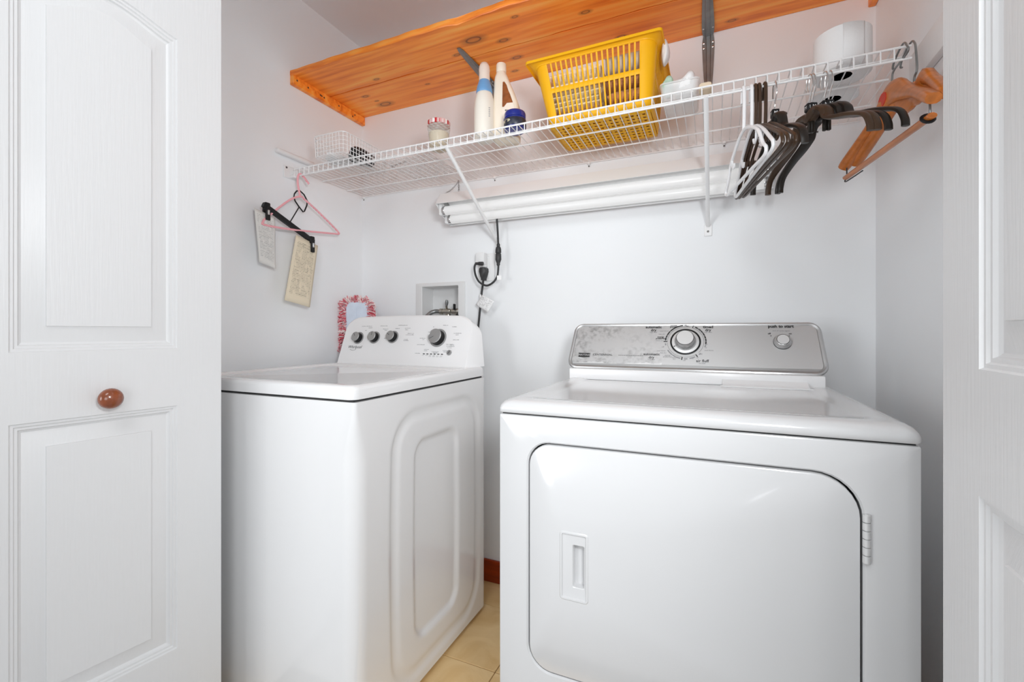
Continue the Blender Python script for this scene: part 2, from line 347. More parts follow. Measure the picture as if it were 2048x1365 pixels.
def printed_paper(name, paper, ink, rows, cols, seed=0.0):
    """illegible print: rows of words with ragged margins, on the UV layout of the sheet"""
    m, N, L, b = node_mat(name, 0.85)
    tc = N.new('ShaderNodeTexCoord'); mp = N.new('ShaderNodeMapping'); mp.inputs['Location'].default_value = (seed, seed * 0.7, 0); L.new(tc.outputs['UV'], mp.inputs[0])
    br = N.new('ShaderNodeTexBrick'); br.inputs['Scale'].default_value = 1.0; br.inputs['Brick Width'].default_value = 1.0 / cols; br.inputs['Row Height'].default_value = 1.0 / rows
    br.inputs['Mortar Size'].default_value = 0.30 / rows; br.inputs['Mortar Smooth'].default_value = 0.1; br.offset = 0.37; br.squash = 1.4; br.squash_frequency = 3
    br.inputs['Color1'].default_value = (1, 1, 1, 1); br.inputs['Color2'].default_value = (0.35, 0.35, 0.35, 1); br.inputs['Mortar'].default_value = (0, 0, 0, 1)
    L.new(mp.outputs[0], br.inputs['Vector'])
    n = N.new('ShaderNodeTexNoise'); n.inputs['Scale'].default_value = 7; n.inputs['Detail'].default_value = 2; L.new(mp.outputs[0], n.inputs[0])
    th = N.new('ShaderNodeMapRange'); th.inputs['From Min'].default_value = 0.36; th.inputs['From Max'].default_value = 0.48; L.new(n.outputs['Fac'], th.inputs[0])
    fine = N.new('ShaderNodeTexNoise'); fine.inputs['Scale'].default_value = 1.0; mp2 = N.new('ShaderNodeMapping'); mp2.inputs['Scale'].default_value = (cols * 14, rows * 2, 1); L.new(tc.outputs['UV'], mp2.inputs[0]); L.new(mp2.outputs[0], fine.inputs[0])
    fm = N.new('ShaderNodeMapRange'); fm.inputs['From Min'].default_value = 0.3; fm.inputs['From Max'].default_value = 0.6; L.new(fine.outputs['Fac'], fm.inputs[0])
    a = N.new('ShaderNodeMath'); a.operation = 'MULTIPLY'; L.new(br.outputs['Color'], a.inputs[0]); L.new(th.outputs[0], a.inputs[1])
    a2 = N.new('ShaderNodeMath'); a2.operation = 'MULTIPLY'; L.new(a.outputs[0], a2.inputs[0]); L.new(fm.outputs[0], a2.inputs[1])
    # margins
    sp = N.new('ShaderNodeSeparateXYZ'); L.new(tc.outputs['UV'], sp.inputs[0]); cur = a2
    for ax, lo, hi in (('X', 0.10, 0.90), ('Y', 0.12, 0.93)):
        for op, v in (('GREATER_THAN', lo), ('LESS_THAN', hi)):
            c = N.new('ShaderNodeMath'); c.operation = op; c.inputs[1].default_value = v; L.new(sp.outputs[ax], c.inputs[0])
            mm = N.new('ShaderNodeMath'); mm.operation = 'MULTIPLY'; L.new(cur.outputs[0], mm.inputs[0]); L.new(c.outputs[0], mm.inputs[1]); cur = mm
    mx = N.new('ShaderNodeMix'); mx.data_type = 'RGBA'; mx.inputs['A'].default_value = paper; mx.inputs['B'].default_value = ink
    L.new(cur.outputs[0], mx.inputs['Factor']); L.new(mx.outputs['Result'], b.inputs['Base Color'])
    return m
M['paper_cream'] = printed_paper('aged_printed_paper', srgb(226, 214, 190), srgb(84, 76, 66), 44, 5, 0.3)
M['paper_grey'] = printed_paper('grey_printed_paper', srgb(222, 221, 217), srgb(112, 114, 118), 34, 4, 1.7)
M['paper_tag'] = printed_paper('white_printed_tag', srgb(244, 244, 244), srgb(60, 60, 60), 12, 3, 2.2)
M['stain_alu'] = M['alu']

# ------------------------------------------------------------------ the setting
XL, XR, YB, ZC = -1.570, 0.452, 1.730, 2.438
YF = 0.80            # inner face of the front wall with the door opening
# back wall with a square hole for the water outlet box
hx0, hx1, hz0, hz1 = -1.217, -1.026, 1.055, 1.262
mb = MB()
for a, b_, c, d in ((XL - .1, XR + .1, 0, hz0), (XL - .1, XR + .1, hz1, ZC), (XL - .1, hx0, hz0, hz1), (hx1, XR + .1, hz0, hz1)):
    mb.box((a, YB, c), (b_, YB + .014, d))
struct(mb.build('wall_back', M['wall'], smooth=0))
struct(MB().box((XL - .1, YF - .12, 0), (XL, YB, ZC)).build('wall_left', M['wall'], smooth=0))
struct(MB().box((XR, YF - .12, 0), (XR + .1, YB, ZC)).build('wall_right', M['wall'], smooth=0))
struct(MB().box((XL - .1, YF - .12, ZC), (XR + .1, YB + .1, ZC + .02)).build('ceiling', M['ceiling'], smooth=0))
mb = MB(); mb.box((XL - .1, YF - .12, 2.05), (XR + .1, YF, ZC)); mb.box((XL - 1.2, YF - .12, 0), (-1.40, YF, 2.05)); mb.box((0.405, YF - .12, 0), (1.6, YF, 2.05))
struct(mb.build('wall_front', M['wall'], smooth=0))
fl = struct(MB().box((XL - .1, 0.745, -0.03), (XR + .1, YB + .1, -0.003)).build('floor', M['grout'], smooth=0))
M['neutral_floor'] = mat('neutral_bounce_floor', (0.55, 0.55, 0.55), 0.95, spec=0.1, bump=(400, 0.5, 0.004), var=(60, 0.1))  # unseen room floor, its grey invented so bounced light stays neutral
struct(MB().box((-3.0, -2.4, -0.03), (2.2, 0.745, 0.0)).build('floor_hall', M['neutral_floor'], smooth=0))
T = 0.305; g = 0.0025
tile = MB().bbox((g / 2, g / 2, -0.004), (T - g / 2, T - g / 2, 0.0), 0.0012, 1)
t0 = tile.build('tile', M['tile'], fl, smooth=0); first = True
for i in range(-4, 5):
    for j in range(-5, 3):
        x, y = -0.623 + i * T, 1.270 + (j - 1) * T
        if x + T < -1.56 or x > .45 or y + T > 1.9 or y < .65: continue
        o = t0 if first else t0.copy()
        if not first: COL.objects.link(o); o.parent = fl
        first = False; o.location = (x, y, 0)
struct(MB().bbox((XL, YB - .014, 0), (XR, YB, 0.092), 0.004, 2).build('baseboard_back', M['base_wood']))
struct(MB().bbox((XL, YF, 0), (XL + .014, YB - .014, 0.092), 0.004, 2).build('baseboard_left', M['base_wood']))
struct(MB().bbox((XR - .014, YF, 0), (XR, YB - .014, 0.092), 0.004, 2).build('baseboard_right', M['base_wood']))

# ------------------------------------------------------------------ bifold doors
LW, LT = 0.482, 0.035
def door_leaf(name, parent, loc, rotz):
    H = 2.02; st = 0.100
    x0, x1 = st, LW - st; zA, zB, zC, zD = 0.27, 0.866, 1.006, 1.765
    def arch(o=0.0, n=16):
        a, b = x0 + o, x1 - o; P = [(a, zC + o), (b, zC + o), (b, zD - o)]
        for i in range(1, n):
            t = i / n; P.append((b + (a - b) * t, zD - o + 0.036 * math.sin(PI * t) ** 1.3))
        return P + [(a, zD - o)]
    def plain(o=0.0): return [(x0 + o, zA + o), (x1 - o, zA + o), (x1 - o, zB - o), (x0 + o, zB - o)]
    upp = arch()
    mb = MB(); f = lambda p: (p[0], 0.0, p[1])
    # face: stiles and rails around the two panels
    for q in ([(0, 0), (st, 0), (st, H), (0, H)], [(LW - st, 0), (LW, 0), (LW, H), (LW - st, H)], [(x0, 0), (x1, 0), (x1, zA), (x0, zA)], [(x0, zB), (x1, zB), (x1, zC), (x0, zC)]):
        mb.add([f(p) for p in q], [(0, 1, 2, 3)])
    top = [(x0, H), (x0, zD)] + [p for p in reversed(upp[3:-1])] + [(x1, zD), (x1, H)]
    mb.add([f(p) for p in top], [tuple(range(len(top)))])
    for P in (plain, arch):
        prof = [(0, 0), (0.002, .0035), (0.0065, .0035), (0.0085, .0065), (0.013, .0065), (0.015, 0.0105), (0.019, .0130), (0.052, .0040), (0.0528, .0008), (0.06, .0005)]
        R = [[(p[0], d, p[1]) for p in P(o)] for o, d in prof]
        mb.rings(R, (False, True))
    # edges and back
    b = LT
    mb.add([(0, 0, 0), (LW, 0, 0), (LW, 0, H), (0, 0, H), (0, b, 0), (LW, b, 0), (LW, b, H), (0, b, H)], [(4, 7, 6, 5), (0, 4, 5, 1), (1, 5, 6, 2), (2, 6, 7, 3), (3, 7, 4, 0)])
    me = mb.build(name, M['door'], parent, smooth=25)
    me.location = loc; me.rotation_euler = (0, 0, rotz)
    return me
d1 = struct(bpy.data.objects.new('door_1', None)); COL.objects.link(d1); d1.location = (-1.29, 0.785, 0.012)
ang = math.atan2(0.989, 0.146)
G = Vector((-1.19, 0.785)); Fp = G - LW * Vector((math.cos(ang), math.sin(ang)))
base = Vector((-1.29, 0.785))
leafL = door_leaf('door_leaf', d1, (Fp.x - base.x, Fp.y - base.y, 0), ang)
# the leaf hinged on the jamb, folded behind the first
pv = Vector((-1.375, 0.775)); v2 = Fp + Vector((-0.080, 0.0)) - pv; a2 = math.atan2(v2.y, v2.x)
door_leaf('door_leaf', d1, (pv.x - base.x, pv.y - base.y, 0), a2)
kb = MB().lathe([(0.010, 0.001), (0.010, -0.010), (0.0095, -0.012), (0.015, -0.016), (0.0205, -0.022), (0.0225, -0.029), (0.0205, -0.037), (0.014, -0.043), (0.005, -0.0455), (0.0, -0.046)], 28, (0, 0, 0), (0, 1, 0))
kb = kb.build('knob', M['knob_wood'], leafL); kb.location = (LW - 0.236, 0, 0.902); lab(kb, 'oval brown wooden knob')
d2 = struct(bpy.data.objects.new('door_2', None)); COL.objects.link(d2); d2.location = (0.30, 0.77, 0.012)
angR = -math.radians(92.8)
leafR = door_leaf('door_leaf', d2, (0.272 - 0.30, 0.0, 0), angR)
v3 = Vector((0.272, 0.77)) + LW * Vector((math.cos(angR), math.sin(angR))) + Vector((0.082, 0)); pr = Vector((0.392, 0.765)); v3 = v3 - pr
door_leaf('door_leaf', d2, (v3.x + pr.x - 0.30, v3.y + pr.y - 0.77, 0), math.atan2(-v3.y, -v3.x))

# ------------------------------------------------------------------ washer
def smooth(a, b, x):
    t = max(0, min(1, (x - a) / (b - a))); return t * t * (3 - 2 * t)
WX0, WX1, WY0, WY1 = -1.495, -0.800, 0.856, 1.546
wash = thing('washing_machine', 'white top-loading washing machine with four round console knobs, left of the dryer', 'washing machine', ((WX0 + WX1) / 2, (WY0 + WY1) / 2, 0))
def sdr(y, z, cy, cz, hy, hz, r):
    qy, qz = abs(y - cy) - hy + r, abs(z - cz) - hz + r
    return math.hypot(max(qy, 0), max(qz, 0)) + min(max(qy, qz), 0) - r
def emboss(y, z):
    bow = 0.018 * (1 - ((z - 0.45) / 0.5) ** 2)
    d1_ = sdr(y, z, 1.245, 0.44, 0.245 + bow, 0.40, 0.12)
    d2_ = sdr(y, z, 1.225, 0.44, 0.115 + bow, 0.305, 0.06)
    h = 0.005 * (1 - smooth(-0.018, 0.0, d1_)) - 0.0035 * (1 - smooth(-0.050, -0.028, d1_)) + 0.010 * (1 - smooth(-0.022, 0.0, d2_))
    return h
R = []; nz = 120; zb, zt = 0.018, 0.885
for j in range(nz + 1):
    z = zb + (zt - zb) * j / nz
    r = 0.010 + 0.032 * smooth(zt, zt - 0.16, z)
    ring = []
    # front left corner -> front right corner -> right side -> back
    for k in range(9):
        a = PI + (PI / 2) * k / 8; ring.append((WX0 + r + r * math.cos(a), WY0 + r + r * math.sin(a), z))
    for k in range(1, 8):
        t = k / 8; ring.append((WX0 + r + (WX1 - WX0 - 2 * r) * t, WY0 - 0.006 * math.sin(PI * t), z))
    for k in range(9):
        a = 1.5 * PI + (PI / 2) * k / 8; ring.append((WX1 - r + r * math.cos(a), WY0 + r + r * math.sin(a), z))
    ys = [WY0 + 0.045 + (WY1 - WY0 - 0.06) * k / 95 for k in range(96)]
    for y in ys: ring.append((WX1 - emboss(y, z), y, z))
    ring += [(WX1 - 0.006, WY1, z), (WX0 + 0.006, WY1, z), (WX0, WY1 - 0.006, z)]
    R.append(ring)
MB().rings(R).build('cabinet', M['enamel'], wash, smooth=60, world=True)
# dark seam and feet
MB().box((WX0 + .008, WY0 + .008, .884), (WX1 - .012, WY1 - .008, .892)).build('seam', M['dark_gap'], wash, smooth=0, world=True)
for fx in (WX0 + .06, WX1 - .06):
    for fy in (WY0 + .06, WY1 - .06):
        MB().lathe([(0.018, 0.0), (0.02, 0.004), (0.012, 0.008), (0.012, 0.022)], 16, (fx, fy, 0)).build('foot', M['rubber'], wash, world=True)
# top deck with the lid sunk in it
def rr3(x0, x1, y0, y1, r, z, n=6): return [(p[0], p[1], z) for p in rrect(x0, x1, y0, y1, r, n)]
prof = [(0.002, .8905), (0, .892), (0, .914), (0.002, .921), (0.007, .9255), (0.014, .9265), (0.040, .9265), (0.043, .9252), (0.046, .9215)]
R = []
for ins, z in prof:
    R.append(rr3(WX0 + ins, WX1 - ins, WY0 - 0.004 + ins, WY1 - ins - (0.10 if ins >= .04 else 0), max(0.024 - ins * 0.3, 0.010), z))
MB().rings(R, (True, False)).build('top_deck', M['enamel'], wash, smooth=35, world=True)
R = []
for ins, z in ((0.0462, .9200), (0.0475, .9222), (0.052, .9225), (0.054, .9205), (0.058, .9200)):
    R.append(rr3(WX0 + ins, WX1 - ins, WY0 - .004 + ins, WY1 - ins - .10, 0.012, z))
MB().rings(R, (False, True)).build('lid', M['enamel'], wash, smooth=35, world=True)
# console: slanted face, tapering body
CZ = 0.9265; CH = 0.196; CYB, CYT = 1.4575, 1.5275
cn = Vector((0, -(CH), CYT - CYB)).normalized(); cu = Vector((0, CYT - CYB, CH)).normalized(); cl = math.hypot(CYT - CYB, CH)
def cpt(x, s, off=0.0):
    p = Vector((0, CYB, CZ)) + cu * s + cn * off; return (x, p.y, p.z)
def con_outline(x0, x1, h, rx, rz, taper, n=10):
    P = [(x0, 0), (x1, 0)]
    for i in range(n + 1):
        a = (PI / 2) * i / n; P.append((x1 - taper - rx + rx * math.cos(a), h - rz + rz * math.sin(a)))
    for i in range(1, 8):
        t = i / 8; P.append((x1 - taper - rx + (x0 - x1 + 2 * taper + 2 * rx) * t, h + 0.004 * math.sin(PI * t)))
    for i in range(n + 1):
        a = PI / 2 + (PI / 2) * i / n; P.append((x0 + taper + rx + rx * math.cos(a), h - rz + rz * math.sin(a)))
    return P
O0 = con_outline(-1.458, -0.838, cl - .006, 0.075, 0.052, 0.002)
O1 = con_outline(-1.4625, -0.8335, cl, 0.078, 0.055, 0.002)
O2 = con_outline(WX0 + .004, WX1 - .004, 0.186, 0.11, 0.075, 0.010)
MB().rings([[cpt(*p) for p in O0], [cpt(p[0], p[1], -0.004) for p in O1], [(p[0], WY1, CZ + p[1]) for p in O2]]).build('console', M['panel_white'], wash, smooth=30, world=True)
def washer_knob(x, z, rb, rf, h, ang, big=False):
    s = (z - CZ) / cu.z; o = Vector(cpt(x, s))
    ring = MB().lathe([(rb, 0.0002), (rb, 0.0012), (rb - .003, 0.0016), (0, 0.0016)], 40, o, cn).build('knob_ring', M['ring_grey'], wash, world=True)
    body = MB().lathe([(rf * 1.06, 0.0015), (rf * 1.06, 0.004), (rf, 0.006), (rf * .97, h - .004), (rf * .95, h - .003)], 40, o, cn).build('knob', M['black'], wash, world=True)
    cap = MB().lathe([(rf * .97, h - .0035), (rf, h - .0025), (rf, h - .001), (rf * .93, h), (rf * .9, h - .0008), (0, h - .0008)], 40, o, cn).build('knob_cap', M['knob_face'], body, world=True)
    # pointer line
    rx = Vector((1, 0, 0)); d = rx * math.cos(ang) + cu * math.sin(ang); q = d.cross(cn)
    c = o + cn * (h - .0004); a, b = (0.15 * rf, 0.85 * rf)
    MB().add([c + d * a + q * .0008, c + d * b + q * .0008, c + d * b - q * .0008, c + d * a - q * .0008], [(0, 1, 2, 3)]).build('pointer', M['black_print'], body, smooth=0, world=True)
washer_knob(-1.376, 1.0315, 0.0265, 0.0200, 0.024, 2.2)
washer_knob(-1.2905, 1.034, 0.0265, 0.0200, 0.024, PI / 2)
washer_knob(-1.197, 1.0365, 0.0265, 0.0200, 0.024, 2.6)
washer_knob(-0.9795, 1.034, 0.037, 0.0285, 0.029, 3.65)
sB = (0.9785 - CZ) / cu.z
bt = MB().lathe([(0.0105, 0.0), (0.0105, 0.004), (0.009, 0.006), (0, 0.0055)], 24, cpt(-0.9165, sB), cn).build('start_button', M['knob_face'], wash, world=True)
p = Vector(cpt(-0.9165, sB, 0.0064)); dd = Vector((0.5, 0, 0)) + cu * 0.86; qq = dd.cross(cn)
MB().add([p + dd * .007 + qq * .001, p - dd * .007 + qq * .001, p - dd * .007 - qq * .001, p + dd * .007 - qq * .001], [(0, 1, 2, 3)]).build('button_mark', M['black_print'], bt, smooth=0, world=True)
mb = MB(); put_text(mb, 'Whirlpool', 0.0175, cpt(-1.384, (0.9935 - CZ) / cu.z, .0006), (1, 0, 0), cu, shear=0.25)
arc = [cpt(-1.408 + 0.034 * t, (0.9835 - CZ) / cu.z - 0.004 * math.sin(PI * t), .0006) for t in [i / 10 for i in range(11)]]
for i in range(10):
    a, b = Vector(arc[i]), Vector(arc[i + 1]); mb.add([a, b, b + cu * .001, a + cu * .001], [(0, 1, 2, 3)])
lab(mb.build('brand_lettering', M['black_print'], wash, smooth=0, world=True), 'slanted black script lettering on console')
# small grey print: headings, ticks and captions too small to read
mb = MB()
def micro(x, z, w, h=0.0028, n=None):
    s = (z - CZ) / cu.z; n = n or max(2, int(w / 0.0045)); c = x - w / 2
    for i in range(n):
        ww = w / n; l = ww * random.uniform(.55, .85); hh = h * random.uniform(.6, 1.0)
        a = cpt(c + i * ww, s, .0005); mb.add([a, (a[0] + l, a[1], a[2]), Vector((a[0] + l, a[1], a[2])) + cu * hh, Vector(a) + cu * hh], [(0, 1, 2, 3)])
for x, z, w in ((-1.346, 1.080, .055), (-1.256, 1.081, .038), (-1.16, 1.083, .045), (-1.325, 1.073, .02), (-1.345, 1.062, .010), (-1.243, 1.068, .028), (-1.240, 1.0625, .015), (-1.183, 1.070, .022), (-1.133, 1.071, .028), (-1.136, 1.0645, .014), (-1.112, 1.050, .032), (-1.116, 1.0445, .040), (-1.130, 1.026, .020), (-1.128, 1.0215, .026), (-1.322, 1.052, .012), (-1.236, 1.03, .010),
                (-0.955, 1.082, .024), (-0.915, 1.076, .020), (-0.896, 1.051, .034), (-0.896, 1.045, .014), (-0.897, 1.026, .028), (-0.91, 1.006, .018), (-0.908, 1.001, .022), (-0.937, 0.985, .020), (-0.934, 0.980, .018), (-1.022, 0.988, .022), (-1.024, 0.983, .016), (-0.980, 0.9795, .034), (-0.979, 0.975, .020), (-1.053, 1.006, .036), (-1.05, 1.031, .028), (-1.046, 1.026, .010), (-1.028, 1.056, .006), (-1.01, 1.076, .005), (-1.06, 0.9725, .024), (-0.921, 1.0085, .032), (-0.921, 1.002, .026), (-0.92, 0.996, .020)):
    micro(x, z, w)
for i in range(6): micro(-1.032 + i * .0165, 0.9655, .011, .002, 3)
for i in range(4): micro(-1.0 + i * .0165, 0.9618, .011, .002, 3)
o = mb.build('console_print', M['grey_print'], wash, smooth=0, world=True); o['kind'] = 'stuff'
for i in range(6):
    a = Vector(cpt(-1.035 + i * .0165, (0.9705 - CZ) / cu.z, .0005)); rx = Vector((.0092, 0, 0))
    MB().add([a, a + rx, a + rx + cu * .0036, a + cu * .0036], [(0, 1, 2, 3)]).build('indicator', M['black_print'], wash, smooth=0, world=True)

# ------------------------------------------------------------------ dryer
DW = 0.738; dry = thing('clothes_dryer', 'white front-loading clothes dryer with metallic console and large rounded door', 'dryer', (-0.069, 0.9175, 0), math.radians(0.5))
DX0, DX1, DD = -DW / 2, DW / 2, 0.66
door_o = rrect(-0.2975, 0.2895, 0.335, 0.8175, 0.05, 8, (0.05, 0.068, 0.046, 0.05))
hole = offset_poly(door_o, -0.0035)
outer = rrect(DX0, DX1, 0.02, 0.877, 0.004, 8)
def lay(P, y): return [(p[0], y, p[1]) for p in P]
inner = offset_poly(outer, 0.004)
MB().rings([lay(hole, 0.03), lay(hole, 0.004), lay(offset_poly(hole, -0.003), 0.0), lay(inner, 0.0), lay(offset_poly(outer, .0012), 0.0012), lay(outer, 0.004), lay(outer, DD), lay(inner, DD)], (False, True)).build('cabinet', M['enamel_dryer'], dry, smooth=30)
MB().prism(offset_poly(hole, -0.004), lambda p: (p[0], 0.026, p[1]), lambda p: (p[0], 0.034, p[1])).build('door_seal', M['dark_gap'], dry, smooth=0)
bz = rrect(-0.2270, -0.1690, 0.500, 0.640, 0.006, 8); sl = rrect(-0.2010, -0.1770, 0.527, 0.614, 0.003, 8)
MB().rings([lay(door_o, 0.022), lay(door_o, 0.003), lay(offset_poly(door_o, .001), 0.0008), lay(offset_poly(door_o, .0035), -0.0005), lay(offset_poly(bz, -.002), -0.0005), lay(offset_poly(bz, 0.0), -0.0022), lay(offset_poly(bz, .003), -0.0022), lay(offset_poly(bz, .0045), 0.0010), lay(offset_poly(sl, -.0015), 0.0016), lay(sl, 0.003), lay(offset_poly(sl, .001), 0.018)], (True, True)).build('door', M['enamel_dryer'], dry, smooth=30)
for z0 in (0.6795, 0.40):
    h = MB()
    for i in range(6): h.lathe([(0.0052, z0 + i * .0135 + .0005), (0.0058, z0 + i * .0135 + .001), (0.0058, z0 + i * .0135 + .0122), (0.0052, z0 + i * .0135 + .0127)], 14, (0.2965, -0.0035, 0))
    h.lathe([(0.003, z0), (0.003, z0 + .081)], 10, (0.2965, -0.0035, 0))
    lab(h.build('hinge', M['satin'], dry), 'metal barrel hinge on door edge')
MB().box((DX0 + .006, .006, .876), (DX1 - .006, DD - .006, .882)).build('seam', M['dark_gap'], dry, smooth=0)
for fx in (DX0 + .05, DX1 - .05):
    for fy in (.05, DD - .05): MB().lathe([(0.018, 0.0), (0.02, 0.004), (0.012, 0.008), (0.012, 0.024)], 16, (fx, fy, 0)).build('foot', M['rubber'], dry)
R = []
for ins, z, r in ((.002, .8805, .006), (0, .8825, .008), (-.001, .890, .010), (0.001, .897, .012), (0.006, .904, .016), (0.014, .9085, .02), (0.024, .910, .024), (0.050, .9095, .03), (0.062, .9060, .035), (0.075, .9050, .04)):
    R.append(rr3(DX0 + ins, DX1 - ins, -.002 + ins, DD - ins * .3, r, z, 8))
MB().rings(R).build('top_deck', M['enamel_dryer'], dry, smooth=40)
# console
kx = -0.0085; PB, PT = (0.540, 0.938), (0.622, 1.086)      # (y, z) of the slanted metal face, bottom and top
pu = Vector((0, PT[0] - PB[0], PT[1] - PB[1])); plen = pu.length; pu.normalize(); pn = Vector((0, -pu.z, pu.y))
def dpt(x, s, off=0.0):
    p = Vector((kx, PB[0], PB[1])) + pu * s + pn * off; return (p.x + x, p.y, p.z)
hwB, hwT = 0.3675, 0.358
def panel_outline(ins, rb=.035, rt=.03):
    P = rrect(-hwB, hwB, 0, plen, 0.03, 7, (rb, rt, rt, rb))
    P = [(x * (hwB + (hwT - hwB) * s / plen) / hwB, s) for x, s in P]
    return offset_poly(P, ins) if ins else P
back = lambda P, y: [(dpt(p[0], 0)[0], y, 0.925 + p[1] * 0.96) for p in P]
MB().rings([[dpt(*p, -.004) for p in panel_outline(.004)], [dpt(p[0], p[1], -.012) for p in panel_outline(.006)], back(panel_outline(.010), DD - .005)]).build('console_housing', M['panel_white'], dry, smooth=30)
MB().rings([[dpt(*p, -.006) for p in panel_outline(.003)], [dpt(*p, -.002) for p in panel_outline(0)], [dpt(*p, .002) for p in panel_outline(.002)], [dpt(*p, .0035) for p in panel_outline(.006)], [dpt(*p, .0025) for p in panel_outline(.011)], [dpt(*p, .0010) for p in panel_outline(.0125)]], (True, True)).build('console_trim', M['alu_trim'], dry, smooth=30)
# metal fascia with a worn, blotchy left half
def fascia_mat():
    m, N, L, b = node_mat('worn_brushed_fascia', 0.36); b.inputs['Metallic'].default_value = 0.7
    tc = N.new('ShaderNodeTexCoord')
    n1 = N.new('ShaderNodeTexNoise'); n1.inputs['Scale'].default_value = 75; n1.inputs['Detail'].default_value = 8; L.new(tc.outputs['Object'], n1.inputs[0])
    n2 = N.new('ShaderNodeTexNoise'); n2.inputs['Scale'].default_value = 11; n2.inputs['Detail'].default_value = 3; L.new(tc.outputs['Object'], n2.inputs[0])
    sp = N.new('ShaderNodeSeparateXYZ'); L.new(tc.outputs['Object'], sp.inputs[0])
    side = N.new('ShaderNodeMapRange'); side.inputs['From Min'].default_value = 0.0; side.inputs['From Max'].default_value = -0.24; L.new(sp.outputs['X'], side.inputs[0])
    bl = N.new('ShaderNodeMapRange'); bl.inputs['From Min'].default_value = 0.44; bl.inputs['From Max'].default_value = 0.66; L.new(n1.outputs['Fac'], bl.inputs[0])
    bg = N.new('ShaderNodeMapRange'); bg.inputs['From Min'].default_value = 0.40; bg.inputs['From Max'].default_value = 0.60; L.new(n2.outputs['Fac'], bg.inputs[0])
    a = N.new('ShaderNodeMath'); a.operation = 'MULTIPLY'; L.new(bl.outputs[0], a.inputs[0]); L.new(bg.outputs[0], a.inputs[1])
    c = N.new('ShaderNodeMath'); c.operation = 'MULTIPLY'; L.new(a.outputs[0], c.inputs[0]); L.new(side.outputs[0], c.inputs[1])
    mx = N.new('ShaderNodeMix'); mx.data_type = 'RGBA'; mx.inputs['A'].default_value = (0.66, 0.66, 0.66, 1); mx.inputs['B'].default_value = (0.42, 0.42, 0.42, 1)
    L.new(c.outputs[0], mx.inputs['Factor']); cur = mx.outputs['Result']
    # pale residue with a torn edge along the lower left
    wv = N.new('ShaderNodeTexNoise'); wv.inputs['Scale'].default_value = 30; wv.inputs['Detail'].default_value = 5; L.new(tc.outputs['Object'], wv.inputs[0])
    wz = N.new('ShaderNodeMath'); wz.operation = 'MULTIPLY_ADD'; wz.inputs[1].default_value = 0.022; L.new(wv.outputs['Fac'], wz.inputs[0]); L.new(sp.outputs['Z'], wz.inputs[2])
    lt = N.new('ShaderNodeMath'); lt.operation = 'LESS_THAN'; lt.inputs[1].default_value = 0.9705; L.new(wz.outputs[0], lt.inputs[0])
    xl = N.new('ShaderNodeMath'); xl.operation = 'LESS_THAN'; xl.inputs[1].default_value = -0.075; L.new(sp.outputs['X'], xl.inputs[0])
    m2 = N.new('ShaderNodeMath'); m2.operation = 'MULTIPLY'; L.new(lt.outputs[0], m2.inputs[0]); L.new(xl.outputs[0], m2.inputs[1])
    m3 = N.new('ShaderNodeMath'); m3.operation = 'MULTIPLY'; m3.inputs[1].default_value = 0.7; L.new(m2.outputs[0], m3.inputs[0])
    mx2 = N.new('ShaderNodeMix'); mx2.data_type = 'RGBA'; mx2.inputs['B'].default_value = (0.88, 0.88, 0.88, 1); L.new(m3.outputs[0], mx2.inputs['Factor']); L.new(cur, mx2.inputs['A'])
    L.new(mx2.outputs['Result'], b.inputs['Base Color'])
    return m
low_ = lambda P: [(x, max(q, .020)) for x, q in P]
fas = low_(panel_outline(.0125))
lab(MB().rings([[dpt(*p, .0008) for p in fas], [dpt(*p, .0026) for p in low_(panel_outline(.0135))]], (False, True)).build('fascia', fascia_mat(), dry, smooth=0), 'worn brushed metal fascia with blotchy left half')
def s_of(z): return (z - PB[1]) / pu.z
def dx(xw): return xw - (-0.069) - kx + 0.005          # world x on the console to the fascia's own x
KX, KZ = dx(-0.0824), s_of(1.026)
# dial
o = Vector(dpt(KX, KZ, .0026))
dial = MB().lathe([(0.0445, 0.0), (0.0445, 0.0025), (0.042, 0.0035), (0.0405, 0.0025), (0.0405, 0.0012), (0, .0012)], 56, o, pn).build('dial_ring', M['black'], dry)
MB().lathe([(0.0400, .0013), (0.0395, .0022), (0.030, .0035), (0, .0035)], 56, o, pn).build('dial_plate', M['satin'], dial)
knob = MB().lathe([(0.0315, 0.0035), (0.0315, 0.006), (0.0285, 0.018), (0.0265, 0.0265), (0.0255, 0.028)], 56, o, pn).build('dial_knob', M['alu_trim'], dry)
MB().lathe([(0.0255, 0.0275), (0.0248, 0.029), (0.0240, 0.0285)], 48, o, pn).build('knob_rim', M['black'], knob)
MB().lathe([(0.0243, 0.0280), (0.0238, 0.0292), (0.012, 0.0292), (0, 0.0292)], 48, o, pn).build('knob_cap', M['satin'], knob)
dirv = Vector((1, 0, 0)) * math.cos(3.65) + pu * math.sin(3.65); qv = dirv.cross(pn); c = o + pn * .0040
MB().add([c + dirv * .0325 + qv * .0009, c + dirv * .0385 + qv * .0009, c + dirv * .0385 - qv * .0009, c + dirv * .0325 - qv * .0009], [(0, 1, 2, 3)]).build('dial_mark', M['black_print'], dial, smooth=0)
o2 = Vector(dpt(dx(0.178), s_of(1.0275), .0026))
k2 = MB().lathe([(0.0235, 0.0), (0.0235, 0.003)], 40, o2, pn).build('push_knob_base', M['black'], dry)
k3 = MB().lathe([(0.0230, 0.003), (0.0225, 0.006), (0.0185, 0.015), (0.0165, 0.0165)], 40, o2, pn).build('push_knob', M['alu_trim'], dry)
MB().lathe([(0.0165, 0.0160), (0.016, 0.0175), (0.0152, 0.0170)], 40, o2, pn).build('knob_rim', M['black'], k3)
MB().lathe([(0.0154, 0.0165), (0.015, 0.0176), (0, 0.0176)], 40, o2, pn).build('knob_cap', M['satin'], k3)
